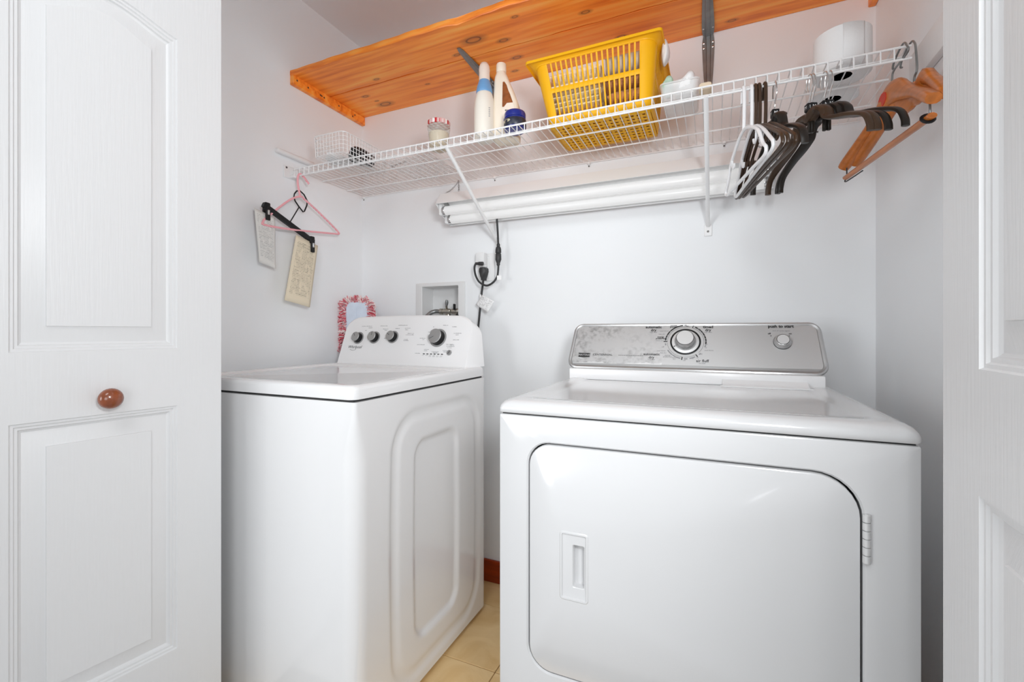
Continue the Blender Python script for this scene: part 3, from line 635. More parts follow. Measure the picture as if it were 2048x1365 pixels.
# dial print
mb = MB(); rx = Vector((1, 0, 0)); oc = Vector(dpt(KX, KZ, .0031))
def arc_band(r0, r1, a0, a1, n=14):
    vs = []; fs = []
    for i in range(n + 1):
        a = math.radians(a0 + (a1 - a0) * i / n); d = rx * math.cos(a) + pu * math.sin(a); vs += [oc + d * r0, oc + d * r1]
    for i in range(n): fs.append((2 * i, 2 * i + 2, 2 * i + 3, 2 * i + 1))
    mb.add(vs, fs)
arc_band(.0525, .0532, 75, 180, 30); arc_band(.0525, .0532, 184, 262, 26); arc_band(.0525, .0532, 265, 305, 14); arc_band(.0525, .0532, -44, 68, 30)
arc_band(.0525, .062, 67, 69.5, 2); arc_band(.0525, .064, 178, 181, 2); arc_band(.0525, .063, 260, 263, 2); arc_band(.0525, .062, 303.5, 306.5, 2)
for a0, a1 in ((98, 140), (141, 157), (158, 166), (167, 176)): arc_band(.0565, .0605, a0, a1)
arc_band(.0550, .0575, 82, 90)
for a0, a1 in ((53, 62), (42, 51.5), (32, 41), (22, 31), (12, 21), (2, 11), (-8, 1)): arc_band(.0565, .0605, a0, a1, 6)
def txt(t, sz, xw, zw, bold=0.0, align='CENTER', tgt=None):
    put_text(tgt or mb, t, sz, dpt(dx(xw), s_of(zw), .0031), rx, pu, align, bold=bold)
txt('automatic', .0125, -.1791, 1.0715, .0004); txt('dry', .0125, -.1791, 1.062, .0004)
txt('automatic', .0125, -.1805, 0.9865, .0002); txt('dry', .0125, -.1805, 0.977, .0002)
txt('timed', .0125, -.0180, 1.0715, .0004); txt('dry', .0125, -.0180, 1.062, .0004)
txt('air fluff', .0125, -.0335, 0.9695, .0002); txt('push to start', .0125, .1765, 1.0725, .0005)
txt('wrinkle', .0068, -.1185, 1.0765, .0002); txt('prevent', .0068, -.1185, 1.0720, .0002)
txt('off', .0066, -.0840, 1.0775, .0002); txt('energy', .0075, -.1560, 1.0405, .0002); txt('preferred', .0075, -.1560, 1.0355, .0002)
txt('off', .0072, .146, 1.0515, .0002); txt('on', .0072, .199, 1.0515, .0002)
for a, xx in ((.158, .150), (.191, .196)): txt('o', .006, xx, 1.0455, .0003)
mb.build('dial_print', M['black_print'], dry, smooth=0)['kind'] = 'stuff'
mb2 = mb; mb = MB()
for a0, a1 in ((186, 193), (210, 231), (232, 243), (244, 257), (267, 277), (283, 299), (312, 319), (-18, -10)): arc_band(.0565, .0605, a0, a1, 6)
for t, sz, x, z in (('high heat', .006, -.1791, 1.0555), ('low heat', .006, -.1805, .9705), ('high heat', .006, -.0180, 1.0555), ('no heat', .006, -.034, .9630), ('cool down', .0062, -.1460, 1.0595), ('less dry', .0062, -.1530, 1.0495), ('more dry', .0062, -.1580, 1.0290), ('off', .0068, -.1480, 1.0095), ('cool down', .006, -.1520, .9975), ('less dry', .006, -.1460, .9915), ('energy', .0065, -.1330, .9845), ('preferred', .0065, -.1330, .9798), ('more', .0058, -.1135, .9775), ('dry', .0058, -.1135, .9730), ('off', .0065, -.0840, .9700), ('10', .0055, -.0610, .9760), ('20', .0055, -.0470, .9790), ('off', .0062, -.0370, .9895), ('cool down', .0058, -.0155, 1.0010), ('10', .0055, -.0240, 1.0085), ('20', .0055, -.0215, 1.0190), ('30', .0055, -.0235, 1.0310), ('40', .0055, -.0280, 1.0430), ('50', .0055, -.0350, 1.0555), ('60', .0055, -.0450, 1.0640), ('70', .0055, -.0590, 1.0735), ('end of cycle signal', .006, .1765, 1.0600)):
    txt(t, sz, x, z, .0001)
mb.build('small_print', M['grey_print'], dry, smooth=0)['kind'] = 'stuff'
# badge and model lettering
cx, cz_ = dx(-.3950), s_of(.9800)
bo = [(-.0215, .0085), (.0215, .0085), (.0205, -.0085), (0, -.0130), (-.0205, -.0085)]
badge = MB().rings([[dpt(cx + p[0], cz_ + p[1], .0026) for p in reversed(bo)], [dpt(cx + p[0], cz_ + p[1], .0038) for p in reversed(bo)]]).build('badge', M['chrome'], dry, smooth=0)
bi = [(-.0190, .0068), (.0190, .0068), (.0185, -.0072), (0, -.0088), (-.0185, -.0072)]
MB().add([dpt(cx + p[0], cz_ + p[1], .0042) for p in bi], [(4, 3, 2, 1, 0)]).build('badge_field', M['black_print'], badge, smooth=0)
t = MB(); put_text(t, 'MAYTAG', .0092, dpt(cx, cz_ - .0005, .0046), rx, pu, bold=.0003); t.build('badge_lettering', M['chrome'], badge, smooth=0)
t = MB(); put_text(t, 'CENTENNIAL', .0098, dpt(dx(-.3665), s_of(.9820), .0031), rx, pu, 'LEFT', bold=.0001, spacing=1.12); t.build('model_lettering', M['black_print'], dry, smooth=0)
t = MB()
x = dx(-.283)
for i in range(14):
    l = .0045; a = Vector(dpt(x + i * .0056, s_of(.9802), .0031)); t.add([a, a + rx * l, a + rx * l + pu * .0028, a + pu * .0028], [(0, 1, 2, 3)])
t.build('worn_caption', M['ring_grey'], dry, smooth=0)
# lint door at the back right of the top
P = [(0.485, .9055), (0.485, .9085), (0.500, .9125), (0.535, .930), (0.552, .930), (0.552, .9055)]
mb = MB(); mb.rings([[(.094, y, z) for y, z in P], [(.302, y, z) for y, z in P]])
lab(mb.build('lint_door', M['panel_white'], dry, smooth=0), 'white flap over the lint screen')
MB().bbox((.088, .478, .9050), (.309, .492, .9085), .001, 1).build('lint_door_lip', M['panel_white'], dry)
MB().bbox((kx - .352, .520, .9050), (kx + .352, .560, .9400), .004, 2).build('console_base', M['panel_white'], dry)

# ------------------------------------------------------------------ pine shelf, cleats and brackets
pine = thing('pine_shelf', 'orange knotty pine shelf of two boards high on the back wall', 'shelf', (-0.56, 1.52, 2.098))
mb = MB(); N_ = 60; R = []
for i in range(N_ + 1):       # front board with a slightly waney front edge
    x = XL + .001 + (XR - XL - .002) * i / N_; w = 0.0025 * math.sin(i * 1.7) + 0.002 * math.sin(i * 0.61) + (0.006 if 23 <= i <= 25 else 0)
    e_ = 0.0016 * math.sin(i * .9) + .001 * math.sin(i * 2.3); R.append([(x, 1.5035 + e_, 2.0945), (x, 1.5085 + e_, 2.0985), (x, 1.5085 + e_, 2.117), (x, 1.318 + w * .5, 2.117), (x, 1.316 + w, 2.114), (x, 1.316 + w, 2.098), (x, 1.318 + w, 2.0945)])
mb.rings(R); mb.build('board', M['pine'], None, smooth=30)
bpy.data.objects['board'].parent = pine; bpy.data.objects['board'].matrix_parent_inverse = pine.matrix_basis.inverted()
b2 = MB().bbox((XL + .001, 1.5135, 2.098), (XR - .001, YB - .001, 2.117), .001, 1).build('board', M['pine'], pine); b2.matrix_parent_inverse = pine.matrix_basis.inverted()
def cleat(x0, x1, label, nm):
    t_ = thing(nm, label, 'shelf support', ((x0 + x1) / 2, 1.52, 2.058))
    o = MB().bbox((x0, 1.316, 2.058), (x1, YB - .001, 2.0975), .002, 1).build('batten', M['pine'], t_); o.matrix_parent_inverse = t_.matrix_basis.inverted()
    s = 1 if x0 < 0 else -1; xf = x1 if s > 0 else x0
    for y, dz in ((1.335, .022), (1.39, .020), (1.455, .020), (1.462, .019), (1.475, .018), (1.56, .021), (1.66, .023), (1.645, .010)):
        MB().lathe([(0.0038, -.001), (0.0038, .0006), (0.002, .0012), (0, .0008)], 12, (xf, y, 2.058 + dz), (s, 0, 0)).build('screw', M['screw'], t_, world=True)
cleat(XL + .0005, XL + .0195, 'orange pine batten screwed to the left wall under the pine shelf', 'shelf_batten')
cleat(XR - .0195, XR - .0005, 'orange pine batten on the right wall under the pine shelf', 'shelf_batten')

def l_bracket(x, label):
    t_ = thing('shelf_bracket', label, 'bracket', (x, YB, 1.875), 0, 'grey steel L brackets under the pine shelf')
    def leg(L_):      # pressed steel leg: flat flanges and a raised centre rib, tapering; profile across x, lengthwise u 0..1
        R = []
        for i in range(15):
            u = i / 14; w = 0.0205 - 0.011 * u ** 1.6 if u > 0.12 else 0.0205 - 0.004 * (0.12 - u) / .12
            if i == 14: w = 0.005
            rib = 0.0075 * (1 - .35 * u); rw = 0.0062 - .002 * u
            R.append([(-w, 0.0), (-w, .0022), (-rw - .0022, .0025), (-rw, rib), (rw, rib), (rw + .0022, .0025), (w, .0022), (w, 0.0)])
        return R
    V = leg(1)
    m1 = MB(); m1.rings([[(a, -.0005 - b, .2165 - .216 * i / 14) for a, b in ring] for i, ring in enumerate(V)]); m1.build('wall_leg', M['steel'], t_, smooth=30)
    m2 = MB(); m2.rings([[(a, -.004 - .292 * i / 14, .2190 - b) for a, b in ring] for i, ring in enumerate(V)]); m2.build('shelf_leg', M['steel'], t_, smooth=30)
    for sx in (-.0145, .0145):
        for o, ax in (((sx, -.0025, .175), (0, -1, 0)), ((sx, -.0025, .192), (0, -1, 0)), ((sx, -.045, .2170), (0, 0, -1))):
            MB().lathe([(0.0034, -.001), (0.0034, .001), (0.0015, .002), (0, .0016)], 12, o, ax).build('screw', M['chrome'], t_)
    return t_
l_bracket(-0.853, 'grey steel shelf bracket rising behind the white bottles')
l_bracket(-0.0200, 'grey steel shelf bracket right of the yellow basket')

# ------------------------------------------------------------------ wire shelf
ZD, YS = 1.7155, 1.320
ws = thing('wire_shelf', 'long white vinyl-coated wire shelf with a front lip across the closet', 'shelf', (-0.56, YB, ZD))
SX0, SX1 = -1.545, 0.405
mb = MB(); nW = int(round((SX1 - SX0) / 0.0258))
for i in range(nW + 1):
    x = SX0 + (SX1 - SX0) * i / nW
    mb.tube([(x, 1.726, ZD), (x, 1.55, ZD), (x, YS + .006, ZD + .001), (x, YS + .001, ZD), (x, YS - .001, ZD - .005), (x, YS - .002, ZD - .032)], 0.00165, 5)
o = mb.build('deck_wires', M['wire'], ws, world=True); o['kind'] = 'stuff'
for y, z, r in ((YS + .002, ZD - .0012, .0027), (YS - .0005, ZD - .031, .0027), (1.365, ZD - .0042, .0026), (1.470, ZD - .0042, .0026), (1.615, ZD - .0042, .0026), (1.724, ZD - .0042, .0026)):
    MB().tube([(SX0 - .008, y, z), (SX0 + .5, y, z), (SX1 + .006, y, z)], r, 8).build('rod', M['wire'], ws, world=True)
for x in (-0.8315, -0.0208):
    br = MB(); p0, p1 = Vector((x, YS + .001, ZD - .030)), Vector((x, YB - .006, 1.428)); d = (p1 - p0).normalized(); u = Vector((1, 0, 0)); w = u.cross(d)
    sec = [(.0062, .003), (.003, .0055), (-.003, .0055), (-.0062, .003), (-.0062, -.003), (-.003, -.0055), (.003, -.0055), (.0062, -.003)]
    br.rings([[p + u * a + w * b for a, b in sec] for p in (p0 - d * .004, p0 + (p1 - p0) * .5, p1)])
    bo_ = br.build('support_arm', M['wire'], ws, world=True)
    MB().bbox((x - .013, YB - .004, 1.392), (x + .013, YB - .0003, 1.432), .0015, 1).build('foot_plate', M['wire'], bo_, world=True)
    MB().lathe([(0.0038, 0), (0.0035, .0015), (0, .002)], 12, (x, YB - .004, 1.408), (0, -1, 0)).build('screw', M['screw'], bo_, world=True)
for x in (-1.555, -0.847, -0.443, 0.03, 0.30):
    c_ = MB(); c_.bbox((x - .006, YB - .012, ZD - .012), (x + .006, YB - .0003, ZD - .001), .002, 1); c_.bbox((x - .0035, YB - .005, ZD - .022), (x + .0035, YB - .0003, ZD - .010), .0015, 1)
    cc = c_.build('wall_clip', M['wire'], ws, world=True)
    MB().lathe([(0.003, 0), (0.0026, .0012), (0, .0016)], 10, (x, YB - .005, ZD - .018), (0, -1, 0)).build('screw', M['screw'], cc, world=True)
# end bracket on the left wall holding the lip
eb = MB(); eb.bbox((XL + .0003, 1.285, 1.676), (XL + .006, 1.345, 1.724), .002, 1); eb.bbox((XL + .005, 1.312, 1.678), (XL + .030, 1.328, 1.6900), .002, 1)
eb.bbox((XL + .005, 1.326, 1.678), (XL + .030, 1.330, 1.712), .001, 1)
e1 = eb.build('end_bracket', M['plastic_white'], ws, world=True)
MB().lathe([(0.0042, 0), (0.0036, .0016), (0, .002)], 12, (XL + .006, 1.296, 1.716), (1, 0, 0)).build('screw', M['screw'], e1, world=True)
tag(MB().bbox((XL + .0003, 1.245, 1.758), (XL + .022, 1.425, 1.776), .006, 3).build('wall_rail', M['plastic_white']), 'short white rounded rail on the left wall above the wire shelf end', 'rail')
tag(MB().bbox((XR - .018, 1.10, 1.655), (XR - .0003, 1.412, 1.728), .003, 2).build('wall_batten', M['plastic_white']), 'white painted batten on the right wall at the end of the wire shelf', 'batten')
bpy.data.objects['wall_batten'].rotation_euler = (0, 0, 0)

# ------------------------------------------------------------------ fluorescent light hung under the shelf
FX0, FX1 = -1.045, 0.175
lt = thing('fluorescent_light', 'long white twin-tube fluorescent fitting hung by chain under the wire shelf', 'light fitting', (-0.43, 1.63, 1.50))
sec = [(1.577, 1.583), (1.610, 1.632), (1.648, 1.640), (1.694, 1.604), (1.690, 1.515), (1.6885, 1.515), (1.6905, 1.603), (1.6475, 1.6375), (1.6115, 1.6295), (1.5785, 1.582)]
MB().prism(sec, lambda p: (FX0, p[0], p[1]), lambda p: (FX1, p[0], p[1])).build('hood', M['lamp_metal'], lt, smooth=25, world=True)
cap = [(1.577, 1.583), (1.610, 1.632), (1.648, 1.640), (1.694, 1.604), (1.690, 1.515), (1.632, 1.541)]
for x in (FX0, FX1): MB().prism(cap, lambda p: (x - .001, p[0], p[1]), lambda p: (x + .001, p[0], p[1])).build('end_plate', M['lamp_metal'], lt, smooth=0, world=True)
MB().prism([(1.615, 1.604), (1.640, 1.630), (1.676, 1.602), (1.662, 1.567)], lambda p: (FX0 + .03, p[0], p[1]), lambda p: (FX1 - .03, p[0], p[1])).build('ballast_cover', M['lamp_metal'], lt, smooth=0, world=True)
for y, z in ((1.607, 1.558), (1.652, 1.533)):
    tb = MB().lathe([(0.0165, FX0 + .016), (0.0185, FX0 + .02), (0.0185, FX1 - .02), (0.0165, FX1 - .016)], 20, (0, y, z), (1, 0, 0)).build('fluorescent_tube', M['tube'], lt, world=True)
    for x, s in ((FX0, 1), (FX1, -1)):
        MB().bbox((min(x + s * .002, x + s * .016), y - .012, z - .018), (max(x + s * .002, x + s * .016), y + .012, z + .035), .003, 1).build('lamp_holder', M['plastic_white'], tb, world=True)
        MB().lathe([(0.0186, 0), (0.0190, .0005), (0.0190, .012), (0.0186, .0125)], 20, (x + s * .019 if s > 0 else x - .0315, y, z), (1, 0, 0)).build('tube_cap', M['chrome'], tb, world=True)
def chain(pts, nm, parent):
    c_ = MB(); P = spline(pts, 8); L_ = 0; pos = []; step = 0.0095; acc = 0
    for i in range(len(P) - 1):
        a, b = P[i], P[i + 1]; seg = (b - a).length
        while acc <= seg: pos.append((a + (b - a) * acc / seg, (b - a).normalized())); acc += step
        acc -= seg
    for k, (p, d) in enumerate(pos):
        s = d.cross(Vector((1, 0.2, 0.1))).normalized(); u = s if k % 2 else d.cross(s)
        c_.tube([p + d * .0062 * math.cos(a) + u * .0028 * math.sin(a) for a in [2 * PI * q / 10 for q in range(10)]], .0007, 4, True)
    return c_.build(nm, M['steel'], parent, world=True)
chain([(-1.02, 1.716, 1.711), (-1.034, 1.685, 1.672), (-1.048, 1.640, 1.638)], 'chain', lt)
chain([(-1.019, 1.716, 1.712), (-1.018, 1.718, 1.68), (-1.0185, 1.718, 1.645)], 'chain', lt)
chain([(0.10, 1.716, 1.711), (0.12, 1.685, 1.672), (0.14, 1.642, 1.642)], 'chain', lt)

# ------------------------------------------------------------------ socket, plugs and cords
so = thing('wall_socket', 'white wall socket with a plug-in adapter below the fluorescent light', 'socket', (-0.888, YB, 1.33))
pt = MB().bbox((-.9275, YB - .006, 1.2730), (-.8495, YB - .0003, 1.3900), .003, 2).build('cover_plate', M['plastic_white'], so, world=True)
MB().bbox((-.905, YB - .009, 1.284), (-.872, YB - .005, 1.379), .003, 1).build('receptacle', M['plastic_white'], so, world=True)
ad_ = MB().bbox((-.920, YB - .042, 1.340), (-.880, YB - .0085, 1.391), .004, 2).build('adapter', M['plastic_white'], so, world=True)
MB().bbox((-.896, YB - .030, 1.329), (-.880, YB - .0085, 1.342), .003, 1).build('adapter_pin_cover', M['plastic_white'], ad_, world=True)

wc = thing('washer_cord', 'black power cord with wedge plug and paper tag running down behind the washer', 'power cord', (-0.89, 1.69, 1.0))
MB().rings([[(-.8905 + a * w, y, z) for a, y, z in ((-1, 1.7205, z_), (1, 1.7205, z_), (1, 1.6935, z_), (.5, 1.687, z_), (-.5, 1.687, z_), (-1, 1.6935, z_))] for z_, w in ((1.328, .012), (1.324, .0155), (1.312, .0165), (1.290, .010), (1.283, .0065), (1.275, .006))]).build('plug', M['rubber'], wc, world=True)
MB().tube(spline([(-.8905, 1.703, 1.278), (-.892, 1.702, 1.26), (-.8976, 1.700, 1.214), (-.9048, 1.700, 1.151), (-.912, 1.698, 1.077), (-.918, 1.680, .98), (-.92, 1.64, .85), (-.93, 1.60, .80), (-.94, 1.56, .80)], 6), .0046, 8).build('cord', M['rubber'], wc, world=True)
tg = MB(); c0 = [Vector((-.8885, 1.690, 1.2130)), Vector((-.8275, 1.676, 1.1830)), Vector((-.8590, 1.682, 1.1390)), Vector((-.9225, 1.694, 1.1715))]
vs = []; fs = []
for i in range(7):
    for j in range(7):
        a, b = i / 6, j / 6; p = c0[3].lerp(c0[2], a).lerp(c0[0].lerp(c0[1], a), b); p.y -= 0.006 * math.sin(PI * a * 1.2) * b; vs.append(p)
for i in range(6):
    for j in range(6): fs.append((i * 7 + j, (i + 1) * 7 + j, (i + 1) * 7 + j + 1, i * 7 + j + 1))
tg.add(vs, fs)
tgo = tg.build('paper_tag', M['paper_tag'], wc, world=True)
uvl = tgo.data.uv_layers.new(name='UVMap')
for lp in tgo.data.loops: uvl.data[lp.index].uv = ((lp.vertex_index // 7) / 6, (lp.vertex_index % 7) / 6)
sm = tgo.modifiers.new('thickness', 'SOLIDIFY'); sm.thickness = 0.0005
MB().lathe([(0.0055, 0), (0.0060, .001), (0.0060, .014), (0.0055, .015)], 14, (-.8995, 1.700, 1.200), (-.1, 0, 1)).build('tag_sleeve', M['plastic_white'], wc, world=True)

lc = thing('light_cord', 'black lamp cord looping from the fluorescent light to the wall adapter', 'power cord', (-0.81, 1.67, 1.3))
MB().tube(spline([(-.8105, 1.665, 1.566), (-.8105, 1.668, 1.527), (-.807, 1.670, 1.46), (-.8050, 1.670, 1.415)], 6), .0042, 8).build('cord', M['rubber'], lc, world=True)
MB().lathe([(0.0045, 0.0), (0.0075, -.006), (0.0065, -.012), (0.0105, -.018), (0.0120, -.026), (0.0120, -.038), (0.0095, -.041), (0.0120, -.044), (0.0125, -.066), (0.0090, -.076), (0.0065, -.082), (0.0075, -.086), (0.0045, -.092)], 12, (-.8045, 1.670, 1.418), (.0, 0, 1)).build('connector', M['rubber'], lc, world=True)
MB().tube(spline([(-.8037, 1.670, 1.334), (-.8050, 1.668, 1.30), (-.8090, 1.667, 1.281), (-.8250, 1.663, 1.2590), (-.8540, 1.662, 1.2475), (-.8880, 1.664, 1.2630), (-.9080, 1.668, 1.292), (-.9150, 1.670, 1.320), (-.9124, 1.671, 1.3370), (-.9060, 1.673, 1.3435)], 6), .0042, 8).build('extension_cord', M['rubber'], lc, world=True)
MB().lathe([(0.0045, 0.0), (0.0062, .003), (0.005, .006), (0.0066, .010), (0.0055, .013), (0.0078, .016), (0.0078, .034), (0.0070, .036)], 12, (-.912, 1.672, 1.3425), (1, 0.08, -.05)).build('plug', M['rubber'], lc, world=True)
MB().bbox((-.8060, 1.660, 1.268), (-.7870, 1.6612, 1.286), .0003, 1).build('cord_label', M['paper_tag'], lc, world=True)

# ------------------------------------------------------------------ washer outlet box in the back wall
ob = thing('water_outlet_box', 'white recessed water outlet box in the back wall above the washer', 'outlet box', (-1.12, YB, 1.05))
frm = rrect(-1.251, -.993, 1.020, 1.2785, .004, 3); hol = rrect(hx0 + .001, hx1 - .001, hz0 + .001, hz1 - .001, .002, 3)
MB().rings([[(p[0], YB - .0003, p[1]) for p in frm], [(p[0], YB - .005, p[1]) for p in offset_poly(frm, .001)], [(p[0], YB - .006, p[1]) for p in offset_poly(frm, .004)], [(p[0], YB - .006, p[1]) for p in offset_poly(hol, -.002)], [(p[0], YB - .004, p[1]) for p in hol], [(p[0], YB + .085, p[1]) for p in hol]], (False, True)).build('box', M['inside_box'], ob, smooth=25, world=True)
for x, side in ((-1.108, -1), (-1.060, 1)):
    v_ = MB()
    v_.lathe([(0.008, 0), (0.008, .03), (0.012, .032), (0.012, .048), (0.009, .05), (0.009, .06)], 16, (x, 1.775, 1.09), (0, 0, 1))
    v_.lathe([(0.012, -.02), (0.0135, -.012), (0.0135, .012), (0.010, .02)], 16, (x, 1.765, 1.150), (1, 0, 0))
    v_.lathe([(0.011, .02), (0.014, .022), (0.014, .036), (0.011, .038)], 14, (x, 1.765, 1.150), (side, 0, 0))
    v_ = v_.build('valve', M['brass'], ob, world=True)
    if side < 0:
        MB().tube([(x, 1.762, 1.160), (x + .006, 1.750, 1.172), (x + .008, 1.748, 1.180)], .005, 8).build('handle_stem', M['brass'], v_, world=True)
        MB().tube([(x + .008, 1.748, 1.176), (x + .010, 1.746, 1.188), (x + .012, 1.744, 1.200)], lambda t: .0055 + .002 * math.sin(PI * t), 10).build('handle', M['steel'], v_, world=True)
    else:
        MB().bbox((x - .004, 1.742, 1.155), (x + .004, 1.756, 1.182), .002, 1).build('handle', M['black'], v_, world=True)
tag(MB().tube(spline([(-1.146, 1.765, 1.150), (-1.168, 1.760, 1.151), (-1.185, 1.745, 1.142), (-1.198, 1.720, 1.112), (-1.20, 1.700, 1.05), (-1.20, 1.68, .90), (-1.19, 1.66, .70), (-1.15, 1.62, .62), (-1.12, 1.556, .60)], 6), .0095, 10).build('water_hose', M['steel']), 'grey water hose bending down from the left valve of the outlet box', 'hose')
tag(MB().tube(spline([(-1.020 - .006, 1.758, 1.146), (-1.030, 1.735, 1.135), (-1.033, 1.715, 1.10), (-1.035, 1.690, 1.0), (-1.035, 1.68, .85), (-1.04, 1.64, .66), (-1.05, 1.556, .62)], 6), .0095, 10).build('water_hose', M['rubber']), 'black water hose bending down from the right valve of the outlet box', 'hose')

# ------------------------------------------------------------------ dust mop in the corner
mop = thing('dust_mop', 'dust mop with pink and white yarn fringe and pale blue pad behind the washer', 'mop', (-1.496, 1.62, 0))
a0, a1 = Vector((-1.556, 1.588)), Vector((-1.436, 1.645))
mu = Vector((a1.x - a0.x, a1.y - a0.y, 0)); mw = mu.length; mu.normalize(); mn = Vector((mu.y, -mu.x, 0)); mc = Vector(((a0.x + a1.x) / 2, (a0.y + a1.y) / 2, 0))
def mp_(u, z, off=0): p = mc + mu * u + mn * off; return (p.x, p.y, z + 0)
pad_o = rrect(-mw / 2 + .014, mw / 2 - .014, .86, 1.196, .03, 6)
MB().rings([[mp_(p[0], p[1], -.008) for p in offset_poly(pad_o, .004)], [mp_(p[0], p[1], .002) for p in pad_o], [mp_(p[0], p[1], .009) for p in offset_poly(pad_o, .006)], [mp_(p[0], p[1], .011) for p in offset_poly(pad_o, .02)]]).build('pad', M['denim'], mop, world=True)
MB().tube([mp_(.0, z, .0118) for z in (.87, 1.0, 1.17)], .0012, 5).build('pad_seam', M['denim'], mop, world=True)
yb = {k: MB() for k in ('yarn', 'yarn2', 'yarn3')}
per = pad_o; n = len(per)
def perim(t):
    L_ = []; tot = 0
    for i in range(n): d = math.dist(per[i], per[(i + 1) % n]); L_.append(d); tot += d
    q = t * tot
    for i in range(n):
        if q <= L_[i]:
            f = q / max(L_[i], 1e-9); a, b = per[i], per[(i + 1) % n]; dx_, dz_ = b[0] - a[0], b[1] - a[1]; l = math.hypot(dx_, dz_) or 1
            return (a[0] + dx_ * f, a[1] + dz_ * f, dz_ / l, -dx_ / l)
        q -= L_[i]
    return (per[0][0], per[0][1], 0, -1)
for k in range(620):
    u, z, nu, nz_ = perim(random.random())
    if z < 0.98: continue
    l = random.uniform(.020, .036); s = random.uniform(-.012, .012); o0 = random.uniform(-.006, .010); o1 = random.uniform(-.012, .020); inn = random.uniform(-.012, .004)
    pts = [mp_(u + nu * inn, z + nz_ * inn, o0), mp_(u + nu * l * .5 - nz_ * s, z + nz_ * l * .5 + nu * s, o1), mp_(u + nu * l - nz_ * s * 1.5, z + nz_ * l - .006 + nu * s * 1.5, o1 * .8), mp_(u + nu * l * .7 - nz_ * s * 2.2, z + nz_ * l * .6 - .012 + nu * s * 2, o0)]
    pts = [(max(p[0], XL + .004), p[1], p[2]) for p in pts]
    yb[random.choice(('yarn', 'yarn', 'yarn2', 'yarn2', 'yarn3'))].tube(spline(pts, 3), .0019, 5)
for k, v in yb.items():
    o = v.build('yarn_fringe', M[k], mop, world=True); o['kind'] = 'stuff'
MB().tube([(mc.x - .0, mc.y + .022, .0), (mc.x, mc.y + .020, .5), (mc.x, mc.y + .014, .95), (mc.x, mc.y + .008, 1.0)], .010, 10).build('handle', M['grey_pen'], mop, world=True)

# ------------------------------------------------------------------ pink hanger, clip hanger and papers
def hook_pts(R=.014, neck=-.08):
    return [(0, 0, neck), (0, 0, neck + .03), (0, -R * .6, -.030), (0, -R, -.016), (0, -R * .75, -.003), (0, 0, .0035), (0, R * .75, -.003), (0, R, -.014), (0, R * .95, -.026)]
ph = thing('wire_hanger', 'pink and white wrapped wire hanger at the left end of the shelf lip', 'hanger', (-1.520, YS - .001, ZD - .0283))
MB().tube(spline([(0, .004, -.083), (0, -.004, -.055), (0, -.008, -.030), (0, -.006, -.008), (0, .002, .0045), (0, .013, .002), (0.004, .026, -.010), (.008, .040, -.026)], 5), .0042, 8).build('hook', M['pink'], ph)
fr_ = [(0, .004, -.086), (-.002, -.05, -.117), (-.002, -.145, -.205), (-.002, -.158, -.222), (-.002, -.150, -.233), (0, -.02, -.225), (0, .185, -.200), (0, .204, -.197), (0, .203, -.186), (0, .10, -.128), (0, .03, -.094)]
MB().tube(spline(fr_, 5, True), .0040, 8, True).build('frame', M['pink'], ph)
ch = thing('clip_hanger', 'black trouser clip hanger hooked onto the pink hanger, holding two papers', 'hanger', (-1.508, 1.290, 1.60))
KS = 1.0150
Lp = lambda x, y, z: (x * KS - -1.508, y * KS - 1.290, 1.06 + (z - 1.06) * KS - 1.60)
MB().tube([Lp(-1.5135, y, z) for y, z in ((1.290, 1.602), (1.300, 1.616), (1.316, 1.622), (1.336, 1.612), (1.352, 1.590), (1.350, 1.572), (1.338, 1.545), (1.331, 1.541), (1.310, 1.558), (1.293, 1.575), (1.288, 1.590))], .0028, 7, True).build('hook', M['black'], ch)
MB().tube([Lp(-1.5105, 1.311, 1.557), Lp(-1.506, 1.288, 1.524), Lp(-1.502, 1.262, 1.486)], .0022, 7).build('stem', M['black'], ch)
b0, b1 = Vector(Lp(-1.502, 1.145, 1.522)), Vector(Lp(-1.502, 1.372, 1.4265)); bd = (b1 - b0).normalized(); bw = Vector((1, 0, 0)); bh = bd.cross(bw)
MB().rings([[p + bw * a + bh * b for a, b in ((.006, .009), (.0075, .004), (.0075, -.004), (.006, -.009), (-.006, -.009), (-.0075, -.004), (-.0075, .004), (-.006, .009))] for p in (b0, b1)]).build('bar', M['black'], ch)
for t_, off in ((.06, 0), (.955, 0)):
    c = b0.lerp(b1, t_)
    cl_ = MB(); cl_.bbox((c.x - .010, c.y - .011, c.z - .014), (c.x + .010, c.y + .011, c.z + .016), .003, 1); cl_.bbox((c.x + .004, c.y - .009, c.z - .050), (c.x + .012, c.y + .009, c.z + .004), .002, 1); cl_.bbox((c.x - .012, c.y - .009, c.z - .046), (c.x - .003, c.y + .009, c.z + .006), .002, 1)
    co_ = cl_.build('clip', M['black'], ch)
    MB().bbox((c.x + .0115, c.y - .004, c.z - .030), (c.x + .0132, c.y + .004, c.z - .012), .0005, 1).build('clip_spring', M['chrome'], co_)
